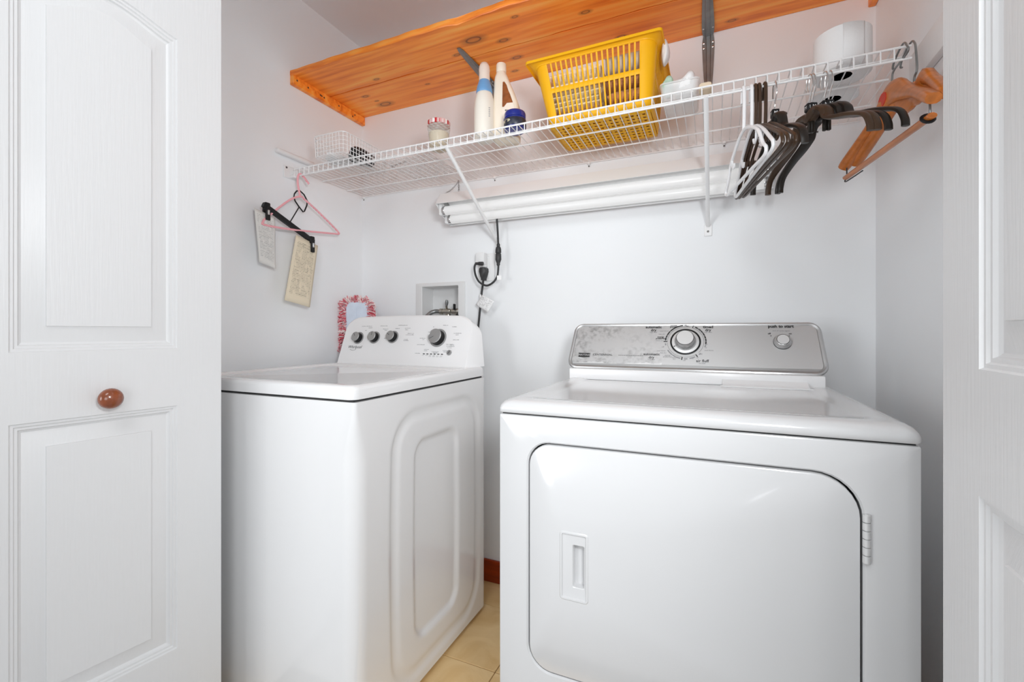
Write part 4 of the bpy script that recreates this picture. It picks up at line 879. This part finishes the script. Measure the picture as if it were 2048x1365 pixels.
def sheet(name, corners, mat_, label, curl, thick):
    """corners: top-left, top-right, bottom-right, bottom-left as seen"""
    A, B, C_, D = [Vector((c[0] * KS, c[1] * KS, 1.06 + (c[2] - 1.06) * KS)) for c in corners]; n1, n2 = 10, 14; vs = []; fs = []
    for j in range(n2 + 1):
        for i in range(n1 + 1):
            a, b = i / n1, j / n2; p = A.lerp(B, a).lerp(D.lerp(C_, a), b); p.x += curl(a, b); vs.append(p)
    for j in range(n2):
        for i in range(n1): q = j * (n1 + 1) + i; fs.append((q, q + 1, q + n1 + 2, q + n1 + 1))
    o = MB().add(vs, fs).build(name, mat_, None)
    u = o.data.uv_layers.new(name='UVMap')
    for lp in o.data.loops: u.data[lp.index].uv = ((lp.vertex_index % (n1 + 1)) / n1, 1 - (lp.vertex_index // (n1 + 1)) / n2)
    s = o.modifiers.new('thickness', 'SOLIDIFY'); s.thickness = thick; s.offset = 0
    return tag(o, label, 'paper')
sheet('printed_paper', ((-1.5015, 1.110, 1.502), (-1.5015, 1.194, 1.483), (-1.498, 1.196, 1.294), (-1.500, 1.126, 1.309)), M['paper_grey'], 'small greyish-white printed paper clipped at the left of the black hanger', lambda a, b: 0.008 * math.sin(PI * (a + .3 * b)) * b * math.sin(3 * b), .0006)
sheet('printed_leaflet', ((-1.5015, 1.288, 1.440), (-1.5015, 1.394, 1.414), (-1.485, 1.338, 1.156), (-1.488, 1.224, 1.178)), M['paper_cream'], 'yellowed folded printed leaflet clipped at the right of the black hanger', lambda a, b: 0.004 * math.sin(PI * a) * b, .0030)

# ------------------------------------------------------------------ hangers on the right
ZL = ZD - .0283           # top of the lower lip rod
def tube_hanger(nm, label, x, phi, L_, m_, r=.0044, grp=None, drop=.108, lean=0.0):
    t_ = thing(nm, label, 'hanger', (x, YS - .0005, ZL), math.radians(phi), grp)
    MB().tube(spline([(0, -.004, -drop), (0, -.007, -.07), (0, -.008, -.030), (0, -.0065, -.004), (0, 0, .0045), (0, .0065, -.003), (0, .009, -.016), (0, .0095, -.034)], 5), r, 8).build('hook', m_, t_)
    z0, z1 = -drop, -drop - .108
    body = [(0, 0, z0), (0, -.05, z0 - .012), (0, -.11, z0 - .045), (0, -L_ + .02, z1 + .018), (0, -L_, z1), (0, -L_ + .012, z1 - .014), (0, -.08, z1 - .014), (0, .08, z1 - .014), (0, L_ - .012, z1 - .014), (0, L_, z1), (0, L_ - .02, z1 + .018), (0, .11, z0 - .045), (0, .05, z0 - .012)]
    MB().tube(spline(body, 5, True), r * .95, 8, True).build('frame', m_, t_)
    for s in (-1, 1):        # strap notch hooks on the arms
        MB().tube(spline([(0, s * .10, z0 - .042), (0, s * .098, z0 - .060), (0, s * .085, z0 - .066), (0, s * .080, z0 - .055)], 4), r * .7, 6).build('strap_hook', m_, t_)
    return t_
tube_hanger('plastic_hanger', 'small white plastic tubular hanger, leftmost of the hangers on the right', .0681, 13, .165, M['white_hanger'])
tube_hanger('plastic_hanger', 'white plastic tubular hanger touching the dark hooks', .0864, 9, .190, M['white_hanger'])
tube_hanger('plastic_hanger', 'dark brown tubular hanger, nearest the white hangers', .0955, 10, .208, M['brown'], .0042)
tube_hanger('plastic_hanger', 'dark brown tubular hanger in the middle of three', .1040, 10.5, .206, M['brown'], .0042)
tube_hanger('plastic_hanger', 'dark brown tubular hanger, rightmost of the three tubular dark ones', .1168, 11.5, .200, M['brown'], .0042)
def wide_hanger(label, x, phi, L_, m_, dz=0.0, sh=0.0, ext=0.0, grp='wide dark brown plastic hangers'):
    t_ = thing('wide_hanger', label, 'hanger', (x, YS - .0005, ZL), math.radians(phi), grp)
    MB().tube(spline([(0, 0, -.074), (0, 0, -.060), (0, -.006, -.046), (0, -.0145, -.030), (0, -.0140, -.014), (0, -.008, -.001), (0, 0, .0035), (0, .009, -.001), (0, .0135, -.012), (0, .014, -.026), (0, .013, -.034)], 5), .0016, 8).build('hook', M['chrome'], t_)
    cube = MB().bbox((-.0085, -.0085, -.088), (.0085, .0085, -.068), .002, 1).build('size_cube', M['black'], t_)
    lt_ = MB()
    put_text(lt_, 'M', .011, (-.0087, 0, -.078), (0, -1, 0), (0, 0, 1)); put_text(lt_, 'M', .011, (0, -.0087, -.078), (1, 0, 0), (0, 0, 1))
    lt_.build('size_letter', M['white_hanger'], cube, smooth=0)
    z0 = -.100 + dz
    arm = [(L_ + .001, z0 - .128), (L_ - .001, z0 - .112), (L_ - .016, z0 - .088), (L_ * .72, z0 - .066), (L_ * .48, z0 - .048), (L_ * .36, z0 - .036), (L_ * .31, z0 - .028), (L_ * .275, z0 - .010), (.038, z0 + .004), (.018, z0 + .004), (.0, z0 - .002)]
    P = [(0, s, z) for s, z in arm] + [(0, -s, z) for s, z in reversed(arm[:-1])]
    P = spline(P, 4); n_ = len(P)
    def sec_(i, t):
        y = abs(P[i][1]) / L_
        hw = .0070 + .0040 * math.sin(PI * min(1, y * 1.05)) + (.003 if y < .25 else 0); ht = .0042 + .007 * max(0, 1 - y * 3.2) + .0016 * max(0, 1 - abs(y - .6) * 3)
        return [(hw, ht * .5), (hw * .6, ht), (-hw * .6, ht), (-hw, ht * .5), (-hw, -ht * .6), (-hw * .5, -ht), (hw * .5, -ht), (hw, -ht * .6)]
    MB().sweep(P, sec_, (1, 0, 0) if False else (0, 0, 1)).build('body', m_, t_, smooth=50) if False else None
    R = []
    for i in range(n_):
        tt = (Vector(P[min(i + 1, n_ - 1)]) - Vector(P[max(i - 1, 0)])).normalized(); nn = Vector((0, -tt.z, tt.y))
        R.append([Vector(P[i]) + Vector((a, 0, 0)) + nn * b for a, b in sec_(i, 0)])
    MB().rings(R).build('body', m_, t_, smooth=50)
    MB().bbox((-.004, -.004, z0 - .040), (.004, .004, z0 - .008), .0015, 1).build('peg', M['brownblack'], t_)
    return t_
wide_hanger('wide dark hanger beside the tubular hangers, leftmost of the wide ones', .1389, 11, .188, M['brownblack'])
wide_hanger('wide brown hanger whose size cube stands left of its twin', .2130, 19, .215, M['brown'])
wide_hanger('wide brown hanger whose size cube stands right of its twin', .2190, 20.5, .215, M['brown'])
wide_hanger('wide black-brown hanger, second from the wooden hangers', .2440, 20, .205, M['brownblack'])
wide_hanger('wide black-brown hanger nearest the wooden hangers', .2530, 23, .218, M['brownblack'])
def wood_hanger(label, x, phi, L_, bend, bar, hub, tip_z, near_dz=0.0):
    t_ = thing('wooden_hanger', label, 'hanger', (x, YS - .0005, ZD + .0016), math.radians(phi), 'orange wooden hangers at the right end')
    B = lambda s: bend * (abs(s) / L_) ** 1.6
    hy = hub[0]
    MB().tube(spline([(0, hy, hub[1] - .01), (0, hy, hub[1] + .008), (0, hy - .010, hub[1] + .022), (0, -.018, -.026), (0, -.014, -.008), (0, -.004, .003), (0, .010, .0005), (0, .026, -.008), (0, .040, -.020), (0, .043, -.030), (0, .037, -.034)], 5), .0022, 8).build('hook', M['steel'], t_)
    P = []; W_ = []
    for s, z, hw, ht in ((1.0, tip_z, .0135, .011), (.93, tip_z + .010, .0160, .012), (.75, tip_z + .036, .0155, .012), (.5, tip_z + .070, .0135, .012), (.28, tip_z + .098, .0120, .019), (.14, hub[1] - .036, .0115, .026), (.0, hub[1] - .028, .0115, .029)):
        P.append((B(s * L_), hy * (1 - s) + s * L_, z)); W_.append((hw, ht))
    Q = list(reversed([(p[0], 2 * hy * (1 - k) - p[1] if False else hy * (1 - s_) - s_ * L_, p[2] + near_dz * s_) for k, (p, s_) in enumerate(zip(P[:-1], (1, .93, .75, .5, .28, .14)))])); W2 = list(reversed(W_[:-1]))
    P += Q; W_ += W2
    PP = spline(P, 3); WW = spline([(a, b, 0) for a, b in W_], 3); R = []
    n_ = len(PP)
    for i in range(n_):
        tt = (PP[min(i + 1, n_ - 1)] - PP[max(i - 1, 0)]).normalized(); sd = Vector((1, 0, 0)); sd = (sd - tt * sd.dot(tt)).normalized(); nn = tt.cross(sd)
        hw, ht = WW[i][0], WW[i][1]
        R.append([PP[i] + sd * hw * math.cos(a) * (1.0 if abs(math.cos(a)) < .8 else 1.0) * k_ + nn * ht * math.sin(a) * k_ for a, k_ in [(2 * PI * q / 12, 1.0 if q % 3 else 0.94) for q in range(12)]])
    MB().rings(R).build('body', M['hang_wood'], t_, smooth=50)
    if bar:
        bz = tip_z - .028
        e0 = (B(L_) * .9, L_ - .008, bz); e1 = (B(L_) * .9, -(L_ - .012), bz + near_dz)
        MB().sweep([Vector(e0).lerp(Vector(e1), k / 10) for k in range(11)], lambda i, t: [(.0085 * math.cos(a), .0062 * math.sin(a)) for a in [2 * PI * q / 10 for q in range(10)]]).build('trouser_bar', M['hang_wood'], t_)
        MB().tube(spline([(B(L_) * .95, L_ - .018, tip_z - .004), (B(L_) * .9, L_ - .012, bz + .004), (B(L_) * .9, L_ - .002, bz - .009), (B(L_) * .85, L_ - .04, bz - .010), (B(L_) * .8, L_ - .09, bz - .009)], 5), .0016, 6).build('bar_hook', M['brownblack'], t_)
        y1 = -(L_ - .020)
        MB().tube([(B(L_) * .9, y1, tip_z + near_dz), (B(L_) * .9, y1 - .002, bz + near_dz + .006)], .0020, 6).build('bar_pin', M['steel'], t_)
        MB().tube([(B(L_) * .9 + .0105 * math.cos(a), y1 + .006 + .004 * math.sin(a), bz + near_dz + .0085 * math.sin(a)) for a in [2 * PI * q / 16 for q in range(16)]], .0032, 8, True).build('bar_clip', M['black'], t_)
        st_ = MB(); cc = Vector((-.0130, hy + .020, hub[1] - .036)); oo = [(.020 * math.cos(a), .015 * math.sin(a)) for a in [2 * PI * q / 20 for q in range(20)]]
        dd_ = Vector((0, .78, -.62)); ee_ = Vector((0, .62, .78))
        st_.rings([[cc + Vector((.008, 0, 0)) + dd_ * a + ee_ * b for a, b in oo], [cc + dd_ * a + ee_ * b for a, b in oo]])
        lab(st_.build('sticker', M['red_sticker'], t_, smooth=0), 'red oval sticker near the hook')
    return t_
wood_hanger('orange wooden hanger with a red sticker and trouser bar', .3954, 9, .195, -.045, True, (.046, -.058), -.212)
wood_hanger('orange wooden hanger behind the one with a red sticker, against the door', .4100, 9, .190, -.035, False, (-.012, -.092), -.205)

# ------------------------------------------------------------------ things on the wire shelf
ZS = ZD + .0018
# wire basket
wb = thing('wire_basket', 'small white grid-wire basket at the left end of the wire shelf', 'basket', (-1.31, 1.40, ZS))
bx0, bx1, by0, by1, bh_ = -1.392, -1.236, 1.266, 1.520, .078
def loopr(ins, z, n=5): return [(p[0], p[1], z) for p in rrect(bx0 + ins, bx1 - ins, by0 + ins, by1 - ins, .022, n)]
mb = MB()
for k in range(6): mb.tube(loopr(.004 * (1 - k / 5), ZS + .0022 + (bh_ - .004) * k / 5), .0021 if k == 5 else .0012, 5, True)
per_ = loopr(0, 0); tot = sum(math.dist(per_[i], per_[(i + 1) % len(per_)]) for i in range(len(per_))); cnt = int(tot / .0155)
for q in range(cnt):
    d = q * tot / cnt
    for i in range(len(per_)):
        l = math.dist(per_[i], per_[(i + 1) % len(per_)])
        if d <= l: f = d / max(l, 1e-9); a, b = Vector(per_[i]), Vector(per_[(i + 1) % len(per_)]); p = a.lerp(b, f); break
        d -= l
    c = Vector(((bx0 + bx1) / 2, (by0 + by1) / 2, 0)); pin = p + (c - p).normalized() * .004
    mb.tube([(pin.x, pin.y, ZS + .002), (p.x, p.y, ZS + bh_)], .0012, 4)
mb.build('side_grid', M['wire'], wb, world=True)['kind'] = 'stuff'
mb = MB(); k = 0
x = bx0 + .012
while x < bx1 - .006: mb.tube([(x, by0 + .005, ZS + .0018), (x, by1 - .005, ZS + .0018)], .0009, 4); x += .0150
y = by0 + .012
while y < by1 - .006: mb.tube([(bx0 + .005, y, ZS + .0024), (bx1 - .005, y, ZS + .0024)], .0009, 4); y += .0150
mb.build('bottom_grid', M['wire'], wb, world=True)['kind'] = 'stuff'

def lump(name, c, r, m_, label, cat, amp=.18, seed=0, flat=2.6, sub=3):
    rnd = random.Random(seed); bm = bmesh.new(); bmesh.ops.create_icosphere(bm, subdivisions=sub, radius=1)
    ph = [(Vector((rnd.uniform(-1, 1), rnd.uniform(-1, 1), rnd.uniform(-1, 1))).normalized() * rnd.uniform(2, 6), rnd.uniform(0, 6)) for _ in range(7)]
    for v in bm.verts:
        p = v.co.copy(); e = 1 / (abs(p.x) ** flat + abs(p.y) ** flat + abs(p.z) ** flat) ** (1 / flat); k = e * (1 + amp * sum(math.sin(q.dot(p) + w) for q, w in ph) / 4)
        v.co = Vector((c[0] + p.x * r[0] * k, c[1] + p.y * r[1] * k, c[2] + p.z * r[2] * k))
    z0 = c[2] - r[2]
    for v in bm.verts: v.co.z = max(v.co.z, z0)
    bm.verts.index_update(); o = MB().add([v.co[:] for v in bm.verts], [[v.index for v in f.verts] for f in bm.faces]).build(name, m_, None, smooth=70); bm.free()
    return tag(o, label, cat) if label else o
lump('black_cloth', (-1.272, 1.40, ZS + .030), (.030, .075, .026), M['black'], 'crumpled black item inside the white grid-wire basket', 'cloth', .25, 3)
lump('white_rag', (-1.345, 1.345, ZS + .018), (.034, .050, .014), M['tissue'], 'crumpled white rag lying in the white grid-wire basket', 'cloth', .3, 5)
lump('plastic_bag', (-1.365, 1.625, ZS + .062), (.060, .062, .060), M['clear_bag'], 'crumpled clear plastic bag behind the wire basket', 'bag', .3, 8, 2.2)
tag(MB().tube([(-1.180, 1.470, ZS + .004), (-1.190, 1.545, ZS + .045), (-1.197, 1.585, ZS + .066)], lambda t: .003 if t < .55 else .0045, 8).build('grey_stick', M['grey_pen']), 'slim grey plastic stick leaning beside the wire basket', 'stick')
vs = []; fs = []
for i in range(13):
    for j in range(9): vs.append((-1.185 + .22 * i / 12, 1.415 + .23 * j / 8, ZS + .0006 + .002 * (1 + math.sin(i * 1.9 + j) * math.cos(j * 1.3 + i * .4))))
for i in range(12):
    for j in range(8): q = i * 9 + j; fs.append((q, q + 9, q + 10, q + 1))
tag(MB().add(vs, fs).build('plastic_sheet', M['clear_bag']), 'flat clear plastic bag lying on the wire shelf left of the glass jar', 'bag')
bpy.data.objects['plastic_sheet'].modifiers.new('thickness', 'SOLIDIFY').thickness = .0005

# glass jar
jr = thing('glass_jar', 'glass jar of cream powder with a red and white checked lid', 'jar', (-0.915, 1.402, ZS))
MB().lathe([(0.0, .0005), (.030, .0005), (.0335, .004), (.0345, .03), (.0385, .060), (.0415, .078), (.0405, .084), (.0375, .087), (.0385, .094)], 24).build('glass', M['glass'], jr, smooth=50)
MB().lathe([(0.0, .003), (.029, .003), (.0318, .006), (.0328, .03), (.0355, .055), (.0358, .060), (0, .062)], 24).build('powder', M['powder'], jr, smooth=50)
MB().lathe([(.0400, .086), (.0415, .087), (.0415, .098), (.0405, .1015), (.037, .1035), (.030, .1025), (0, .1025)], 36).build('lid', M['gingham'], jr, smooth=40)
# spray bottle
sb = thing('spray_bottle', 'ivory spray bottle with a light blue collar beside the cream jug', 'bottle', (-0.728, 1.400, ZS))
MB().lathe([(0, 0), (.030, 0), (.034, .004), (.0355, .05), (.0355, .11), (.034, .135), (.029, .158), (.026, .166), (.022, .170)], 28).build('body', M['spray_bottle'], sb, smooth=50)
MB().lathe([(.0275, .164), (.0285, .167), (.0285, .172), (.0255, .188), (.0195, .206), (.0185, .209), (.0, .209)], 24).build('collar', M['blue_collar'], sb, smooth=40)
MB().lathe([(.0180, .206), (.0190, .212), (.0185, .236), (.0195, .244), (.0180, .258), (.0130, .269), (.006, .272), (0, .272)], 24).build('cap', M['spray_cap'], sb, smooth=50)
tx = MB()
for i, t in enumerate(range(5)):
    a = Vector((.028 + .0, -.0225, .100 - i * .007)); tx.add([a, a + Vector((.004, .003, 0)), a + Vector((.004, .003, .003)), a + Vector((0, 0, .003))], [(0, 1, 2, 3)])
tx.build('side_print', M['grey_print'], sb, smooth=0)
# cream jug with a handle hole and brown label
jg = thing('detergent_jug', 'cream plastic jug with a brown and blue printed label', 'bottle', (-0.660, 1.440, ZS), math.radians(14))
R = []
for z, hx, hy, cxo, r in ((0, .040, .030, 0, .014), (.004, .0445, .034, 0, .016), (.09, .0455, .035, 0, .016), (.125, .0435, .034, -.001, .016), (.165, .036, .030, -.008, .015), (.205, .027, .0255, -.016, .014), (.225, .0225, .0225, -.019, .016), (.238, .018, .018, -.020, .015), (.246, .0155, .0155, -.0205, .014)):
    R.append([(p[0] + cxo, p[1], z) for p in rrect(-hx, hx, -hy, hy, min(r, hx * .95, hy * .95), 6)])
body_ = MB().rings(R).build('body', M['cream_bottle'], jg, smooth=45)
MB().lathe([(.0165, .245), (.0175, .247), (.0175, .270), (.0160, .274), (0, .274)], 24, (-.0205, 0, 0)).build('cap', M['cream_bottle'], jg, smooth=40)
# label on the front (-y) side: brown window tapering with the shoulder
def jf(x, z):
    pts = [(0, .0352), (.09, .0362), (.125, .0352), (.165, .0312), (.205, .0267), (.225, .0237)]
    for (z0, a), (z1, b) in zip(pts, pts[1:]):
        if z0 <= z <= z1: return (x, -(a + (b - a) * (z - z0) / (z1 - z0)), z)
    return (x, -.0362, z)
def strip(rows, m_, nm, off=0.0):
    vs = []; fs = []
    for z, xa, xb in rows: vs += [tuple(Vector(jf(xa, z)) + Vector((0, -off, 0))), tuple(Vector(jf(xb, z)) + Vector((0, -off, 0)))]
    for i in range(len(rows) - 1): fs.append((2 * i, 2 * i + 1, 2 * i + 3, 2 * i + 2))
    return MB().add(vs, fs).build(nm, m_, jg, smooth=0)
strip([(.198, -.010, -.004), (.185, -.010, .004), (.165, -.010, .0100), (.150, -.010, .0165), (.125, -.010, .0250), (.108, -.010, .0300)], M['brown_label'], 'label_window')
mat_w = mat('pale_label_paper', srgb(240, 226, 212), 0.5)
strip([(.120, .006, .0270), (.100, -.010, .0320), (.06, -.010, .0320), (.03, -.010, .0320)], mat_w, 'label_panel', .0003)
pr_ = MB(); a = Vector(jf(.012, .084)); put_text(pr_, 'my', .017, a + Vector((-.018, -.0007, -.019)), (1, 0, 0), (0, 0, 1), 'LEFT', shear=.2, bold=.0004); pr_.build('blue_lettering', M['blue_print'], jg, smooth=0)
pr_ = MB()
for i in range(7): pr_.box((-.0 + i * .0042, -.0368, .0925 - i * .0006), (.003 + i * .0042, -.0366, .0975 - i * .0006))
pr_.build('black_lettering', M['black_print'], jg, smooth=0)
pr_ = MB()
for i in range(6): pr_.box((.006 + i * .0038, -.0368, .0845 - i * .0006), (.0085 + i * .0038, -.0366, .0875 - i * .0006))
pr_.build('red_lettering', M['red_print'], jg, smooth=0)
# cobalt blue tub in front of the jug
bt_ = thing('blue_tub', 'small dark blue round tub in front of the cream jug', 'jar', (-0.600, 1.372, ZS))
MB().lathe([(0, 0), (.032, 0), (.035, .003), (.0365, .02), (.0355, .038), (.033, .040), (.033, .043)], 30).build('body', M['blue_jar'], bt_, smooth=40)
MB().lathe([(.0362, .010), (.0370, .011), (.0365, .034), (.0358, .035)], 30).build('label', M['dark_label'], bt_, smooth=40)
MB().lathe([(.0345, .041), (.0355, .042), (.0355, .054), (.0335, .060), (.027, .064), (0, .065)], 30).build('lid', M['blue_jar'], bt_, smooth=40)
ov = MB(); oo = [(.016 * math.cos(a), .0055 * math.sin(a)) for a in [2 * PI * q / 18 for q in range(18)]]
ov.add([(math.sin(-.45 + u / .0372) * .0374, -math.cos(-.45 + u / .0372) * .0374, .0245 + z) for u, z in oo], [tuple(range(18))])
ov.build('emblem', mat('pale_gold_print', srgb(186, 178, 150), .4), bt_, smooth=0)
# yellow slotted basket
yb_ = thing('laundry_basket', 'bright yellow slotted plastic laundry basket full of towels', 'basket', (-0.335, 1.50, ZS))
H_ = .204
def yrect(t, out=0.0, n=7):
    x0 = -.492 - .046 * t - out; x1 = -.172 + .018 * t + out; y0 = 1.398 - .030 * t - out; y1 = 1.610 + .040 * t + out
    return x0, x1, y0, y1, .028 + .012 * t
def ypt(side, f, t, off=0.0):
    x0, x1, y0, y1, r = yrect(t, off); z = ZS + .003 + H_ * t
    if side == 0: return (x0 + r + (x1 - x0 - 2 * r) * f, y0, z)
    if side == 1: return (x1, y0 + r + (y1 - y0 - 2 * r) * f, z)
    if side == 2: return (x1 - r - (x1 - x0 - 2 * r) * f, y1, z)
    return (x0, y1 - r - (y1 - y0 - 2 * r) * f, z)
ts = (0, .13, .15, .50, .57, .945, 1.0)
mb = MB()
for side, ns in ((0, 18), (1, 10), (2, 18), (3, 10)):
    m0 = .012; br = .33
    edges = [0.0]
    for k in range(ns):
        a = m0 + (1 - 2 * m0) * (k + br / 2) / ns; b = m0 + (1 - 2 * m0) * (k + 1 - br / 2) / ns; edges += [a, b]
    edges.append(1.0)
    vs = [ypt(side, f, t) for t in ts for f in edges]; n_ = len(edges); fs = []
    for j in range(len(ts) - 1):
        for i in range(n_ - 1):
            slot = (i % 2 == 1) and j in (2, 4)
            if not slot: fs.append((j * n_ + i, j * n_ + i + 1, (j + 1) * n_ + i + 1, (j + 1) * n_ + i))
    mb.add(vs, fs)
# rounded corners
for k in range(4):
    R = []
    for t in ts:
        x0, x1, y0, y1, r = yrect(t); z = ZS + .003 + H_ * t
        cxy = ((x1 - r, y0 + r), (x1 - r, y1 - r), (x0 + r, y1 - r), (x0 + r, y0 + r))[k]; a0_ = (-PI / 2, 0, PI / 2, PI)[k]
        R.append([(cxy[0] + r * math.cos(a0_ + PI / 2 * q / 7), cxy[1] + r * math.sin(a0_ + PI / 2 * q / 7), z) for q in range(8)])
    mb.rings(R, (False, False), False)
o = mb.build('side_walls', M['yellow'], yb_, world=True, smooth=50)
bm = bmesh.new(); bm.from_mesh(o.data); bmesh.ops.remove_doubles(bm, verts=bm.verts, dist=.0004); bmesh.ops.recalc_face_normals(bm, faces=bm.faces); bm.to_mesh(o.data); bm.free()
sm = o.modifiers.new('thickness', 'SOLIDIFY'); sm.thickness = .0024; sm.offset = -1
R = []
for out, dz in ((0, -.012), (.004, -.004), (.012, 0), (.019, -.001), (.019, -.009), (.017, -.009), (.016, -.0035), (.010, -.003), (.003, -.008), (-.0024, -.013)):
    x0, x1, y0, y1, r = yrect(1.0, out); R.append([(p[0], p[1], ZS + .003 + H_ + dz) for p in rrect(x0, x1, y0, y1, (r + out) if out < .008 else .012, 7)])
MB().rings(R, (False, False), True, True).build('rim', M['yellow'], yb_, world=True, smooth=40)
x0, x1, y0, y1, r = yrect(0)
def grid_cuts(a, b, n, bar): # edges for n holes
    out = [a]; w = (b - a - .024) / n
    for k in range(n): s = a + .012 + k * w; out += [s + w * bar / 2, s + w * (1 - bar / 2)]
    return out + [b]
gx, gy = grid_cuts(x0 + .004, x1 - .004, 17, .5), grid_cuts(y0 + .004, y1 - .004, 8, .5)
vs = [(x, y, ZS + .0034) for y in gy for x in gx]; fs = []
for j in range(len(gy) - 1):
    for i in range(len(gx) - 1):
        if i % 2 == 1 and j % 2 == 1: continue
        fs.append((j * len(gx) + i, j * len(gx) + i + 1, (j + 1) * len(gx) + i + 1, (j + 1) * len(gx) + i))
o = MB().add(vs, fs).build('base_grid', M['yellow'], yb_, world=True); sm = o.modifiers.new('thickness', 'SOLIDIFY'); sm.thickness = .003; sm.offset = 0
# towels in the basket
def towel(name, lo, hi, m_, label, fold_axis='x', folds=3, seed=1):
    """a folded towel: stacked layers with rounded fold ends and a soft wavy top"""
    t_ = thing(name, label, 'towel', ((lo[0] + hi[0]) / 2, (lo[1] + hi[1]) / 2, lo[2])); rnd = random.Random(seed)
    th = (hi[2] - lo[2]) / folds
    for k in range(folds):
        z0 = lo[2] + k * th; ins = rnd.uniform(.0, .008); R = []
        ph_, ph2 = rnd.uniform(0, 6), rnd.uniform(0, 6); n_ = 16
        for i in range(n_ + 1):
            f = i / n_; y = lo[1] + ins + (hi[1] - lo[1] - 2 * ins) * f; e = math.sin(PI * min(1, max(0, f))) ** .25 if 0 < f < 1 else .25
            sec_ = []
            for q in range(18):
                a = 2 * PI * q / 18; ca, sa = math.cos(a), math.sin(a)
                cx_ = math.copysign(abs(ca) ** .35, ca); cz2 = math.copysign(abs(sa) ** .55, sa)
                sec_.append(((lo[0] + hi[0]) / 2 + ((hi[0] - lo[0]) / 2 - ins) * cx_, y, z0 + th / 2 + th / 2 * cz2 * e * .98 + .0028 * math.sin(f * 8 + ph_ + cx_ * 2) * (1 if k == folds - 1 and sa > 0 else 0)))
            R.append(sec_)
        MB().rings(R).build('fold', m_, t_, world=True, smooth=60)
    return t_
zb_ = ZS + .0055
towel('folded_towel', (-.480, 1.412, zb_), (-.315, 1.590, zb_ + .045), M['towel_yellow'], 'gold folded towel at the bottom left of the yellow basket', folds=2, seed=2)
towel('folded_towel', (-.488, 1.396, zb_ + .046), (-.320, 1.594, zb_ + .098), M['cloth_check'], 'patterned cream cloth in the middle of the left stack in the yellow basket', folds=3, seed=3)
towel('folded_towel', (-.500, 1.386, zb_ + .099), (-.318, 1.600, zb_ + .174), M['towel_cream'], 'cream folded towel on top of the left stack in the yellow basket', folds=2, seed=4)
towel('folded_cloth', (-.306, 1.412, zb_), (-.185, 1.590, zb_ + .032), M['cloth_floral'], 'pink flowered cloth under the brown towel in the yellow basket', folds=2, seed=5)
towel('folded_towel', (-.308, 1.392, zb_ + .033), (-.176, 1.594, zb_ + .134), M['towel_brown'], 'tan brown towel on the right side of the yellow basket', folds=2, seed=6)
rl = MB()
def roll_sec(i, t): return [((.030 + .0015 * math.sin(5 * a + i * .5)) * math.cos(a), (.026 + .001 * math.sin(3 * a)) * math.sin(a)) for a in [2 * PI * q / 20 for q in range(20)]]
rl.sweep([(-.312 + .140 * k / 10, 1.425 + .002 * math.sin(k), zb_ + .162 + .001 * math.sin(k * .9)) for k in range(11)], roll_sec)
tag(rl.build('rolled_cloth', M['cloth_grey'], smooth=60), 'grey-beige rolled cloth on top of the brown towel in the yellow basket', 'cloth')
lump('towel_corner', (-.136, 1.450, ZS + .182), (.011, .028, .034), M['tissue'], 'white cloth hanging over the right rim of the yellow basket', 'cloth', .25, 12)
# milky bin with cloths
bn = thing('plastic_bin', 'milky clear plastic bin between the yellow basket and the steel bracket', 'bin', (-0.09, 1.42, ZS))
R = []
for ins, z in ((.006, .0), (.004, .002), (0, .045), (-.003, .046), (-.003, .050), (.0005, .050), (.002, .046), (.006, .004)):
    R.append([(p[0], p[1], ZS + z) for p in rrect(-.142 + ins, -.040 - ins, 1.362 + ins, 1.485 - ins, .014, 5)])
MB().rings(R, (True, True)).build('shell', M['clear_bin'], bn, world=True)
lump('green_cloth', (-.122, 1.385, ZS + .046), (.017, .022, .028), M['cloth_green'], 'green and white cloth poking out of the milky bin', 'cloth', .3, 21)
lump('white_cloth', (-.076, 1.400, ZS + .040), (.028, .036, .032), M['tissue'], 'white crumpled cloth filling the milky bin', 'cloth', .3, 22)
tag(MB().bbox((-.040, 1.345, ZS), (-.006, 1.385, ZS + .024), .008, 2).build('tan_box', mat('tan_card', srgb(222, 204, 178), .7)), 'small tan packet under the steel bracket end', 'packet')
# toilet paper rolls
def paper_roll(x, y, label, seam):
    t_ = thing('toilet_roll', label, 'toilet roll', (x, y, ZS), seam, 'toilet rolls at the right end of the wire shelf')
    MB().lathe([(.0215, .0005), (.0600, .0), (.0622, .0015), (.0626, .05), (.0622, .1015), (.0600, .1030), (.0215, .1025), (.0212, .05), (.0215, .0005)], 48).build('paper', M['tissue'], t_, smooth=40)
    MB().lathe([(.0211, .0008), (.0211, .1020), (.0202, .1020), (.0202, .0008), (.0211, .0008)], 28).build('core', M['card'], t_, smooth=40)
    R = [[(r * math.cos(a), r * math.sin(a), z) for z in (.001, .05, .102)] for a, r in [(k * .06, .0628 + .0012 * (1 if k == 0 else max(0, 1 - k / 8))) for k in range(14)]]
    o = MB().rings(R, (False, False), False).build('loose_sheet', M['tissue'], t_, smooth=40); s = o.modifiers.new('thickness', 'SOLIDIFY'); s.thickness = .0004
paper_roll(.300, 1.418, 'white toilet roll standing nearest the front lip of the wire shelf', math.radians(-100))
paper_roll(.304, 1.548, 'white toilet roll standing behind another against the back wall', 0)
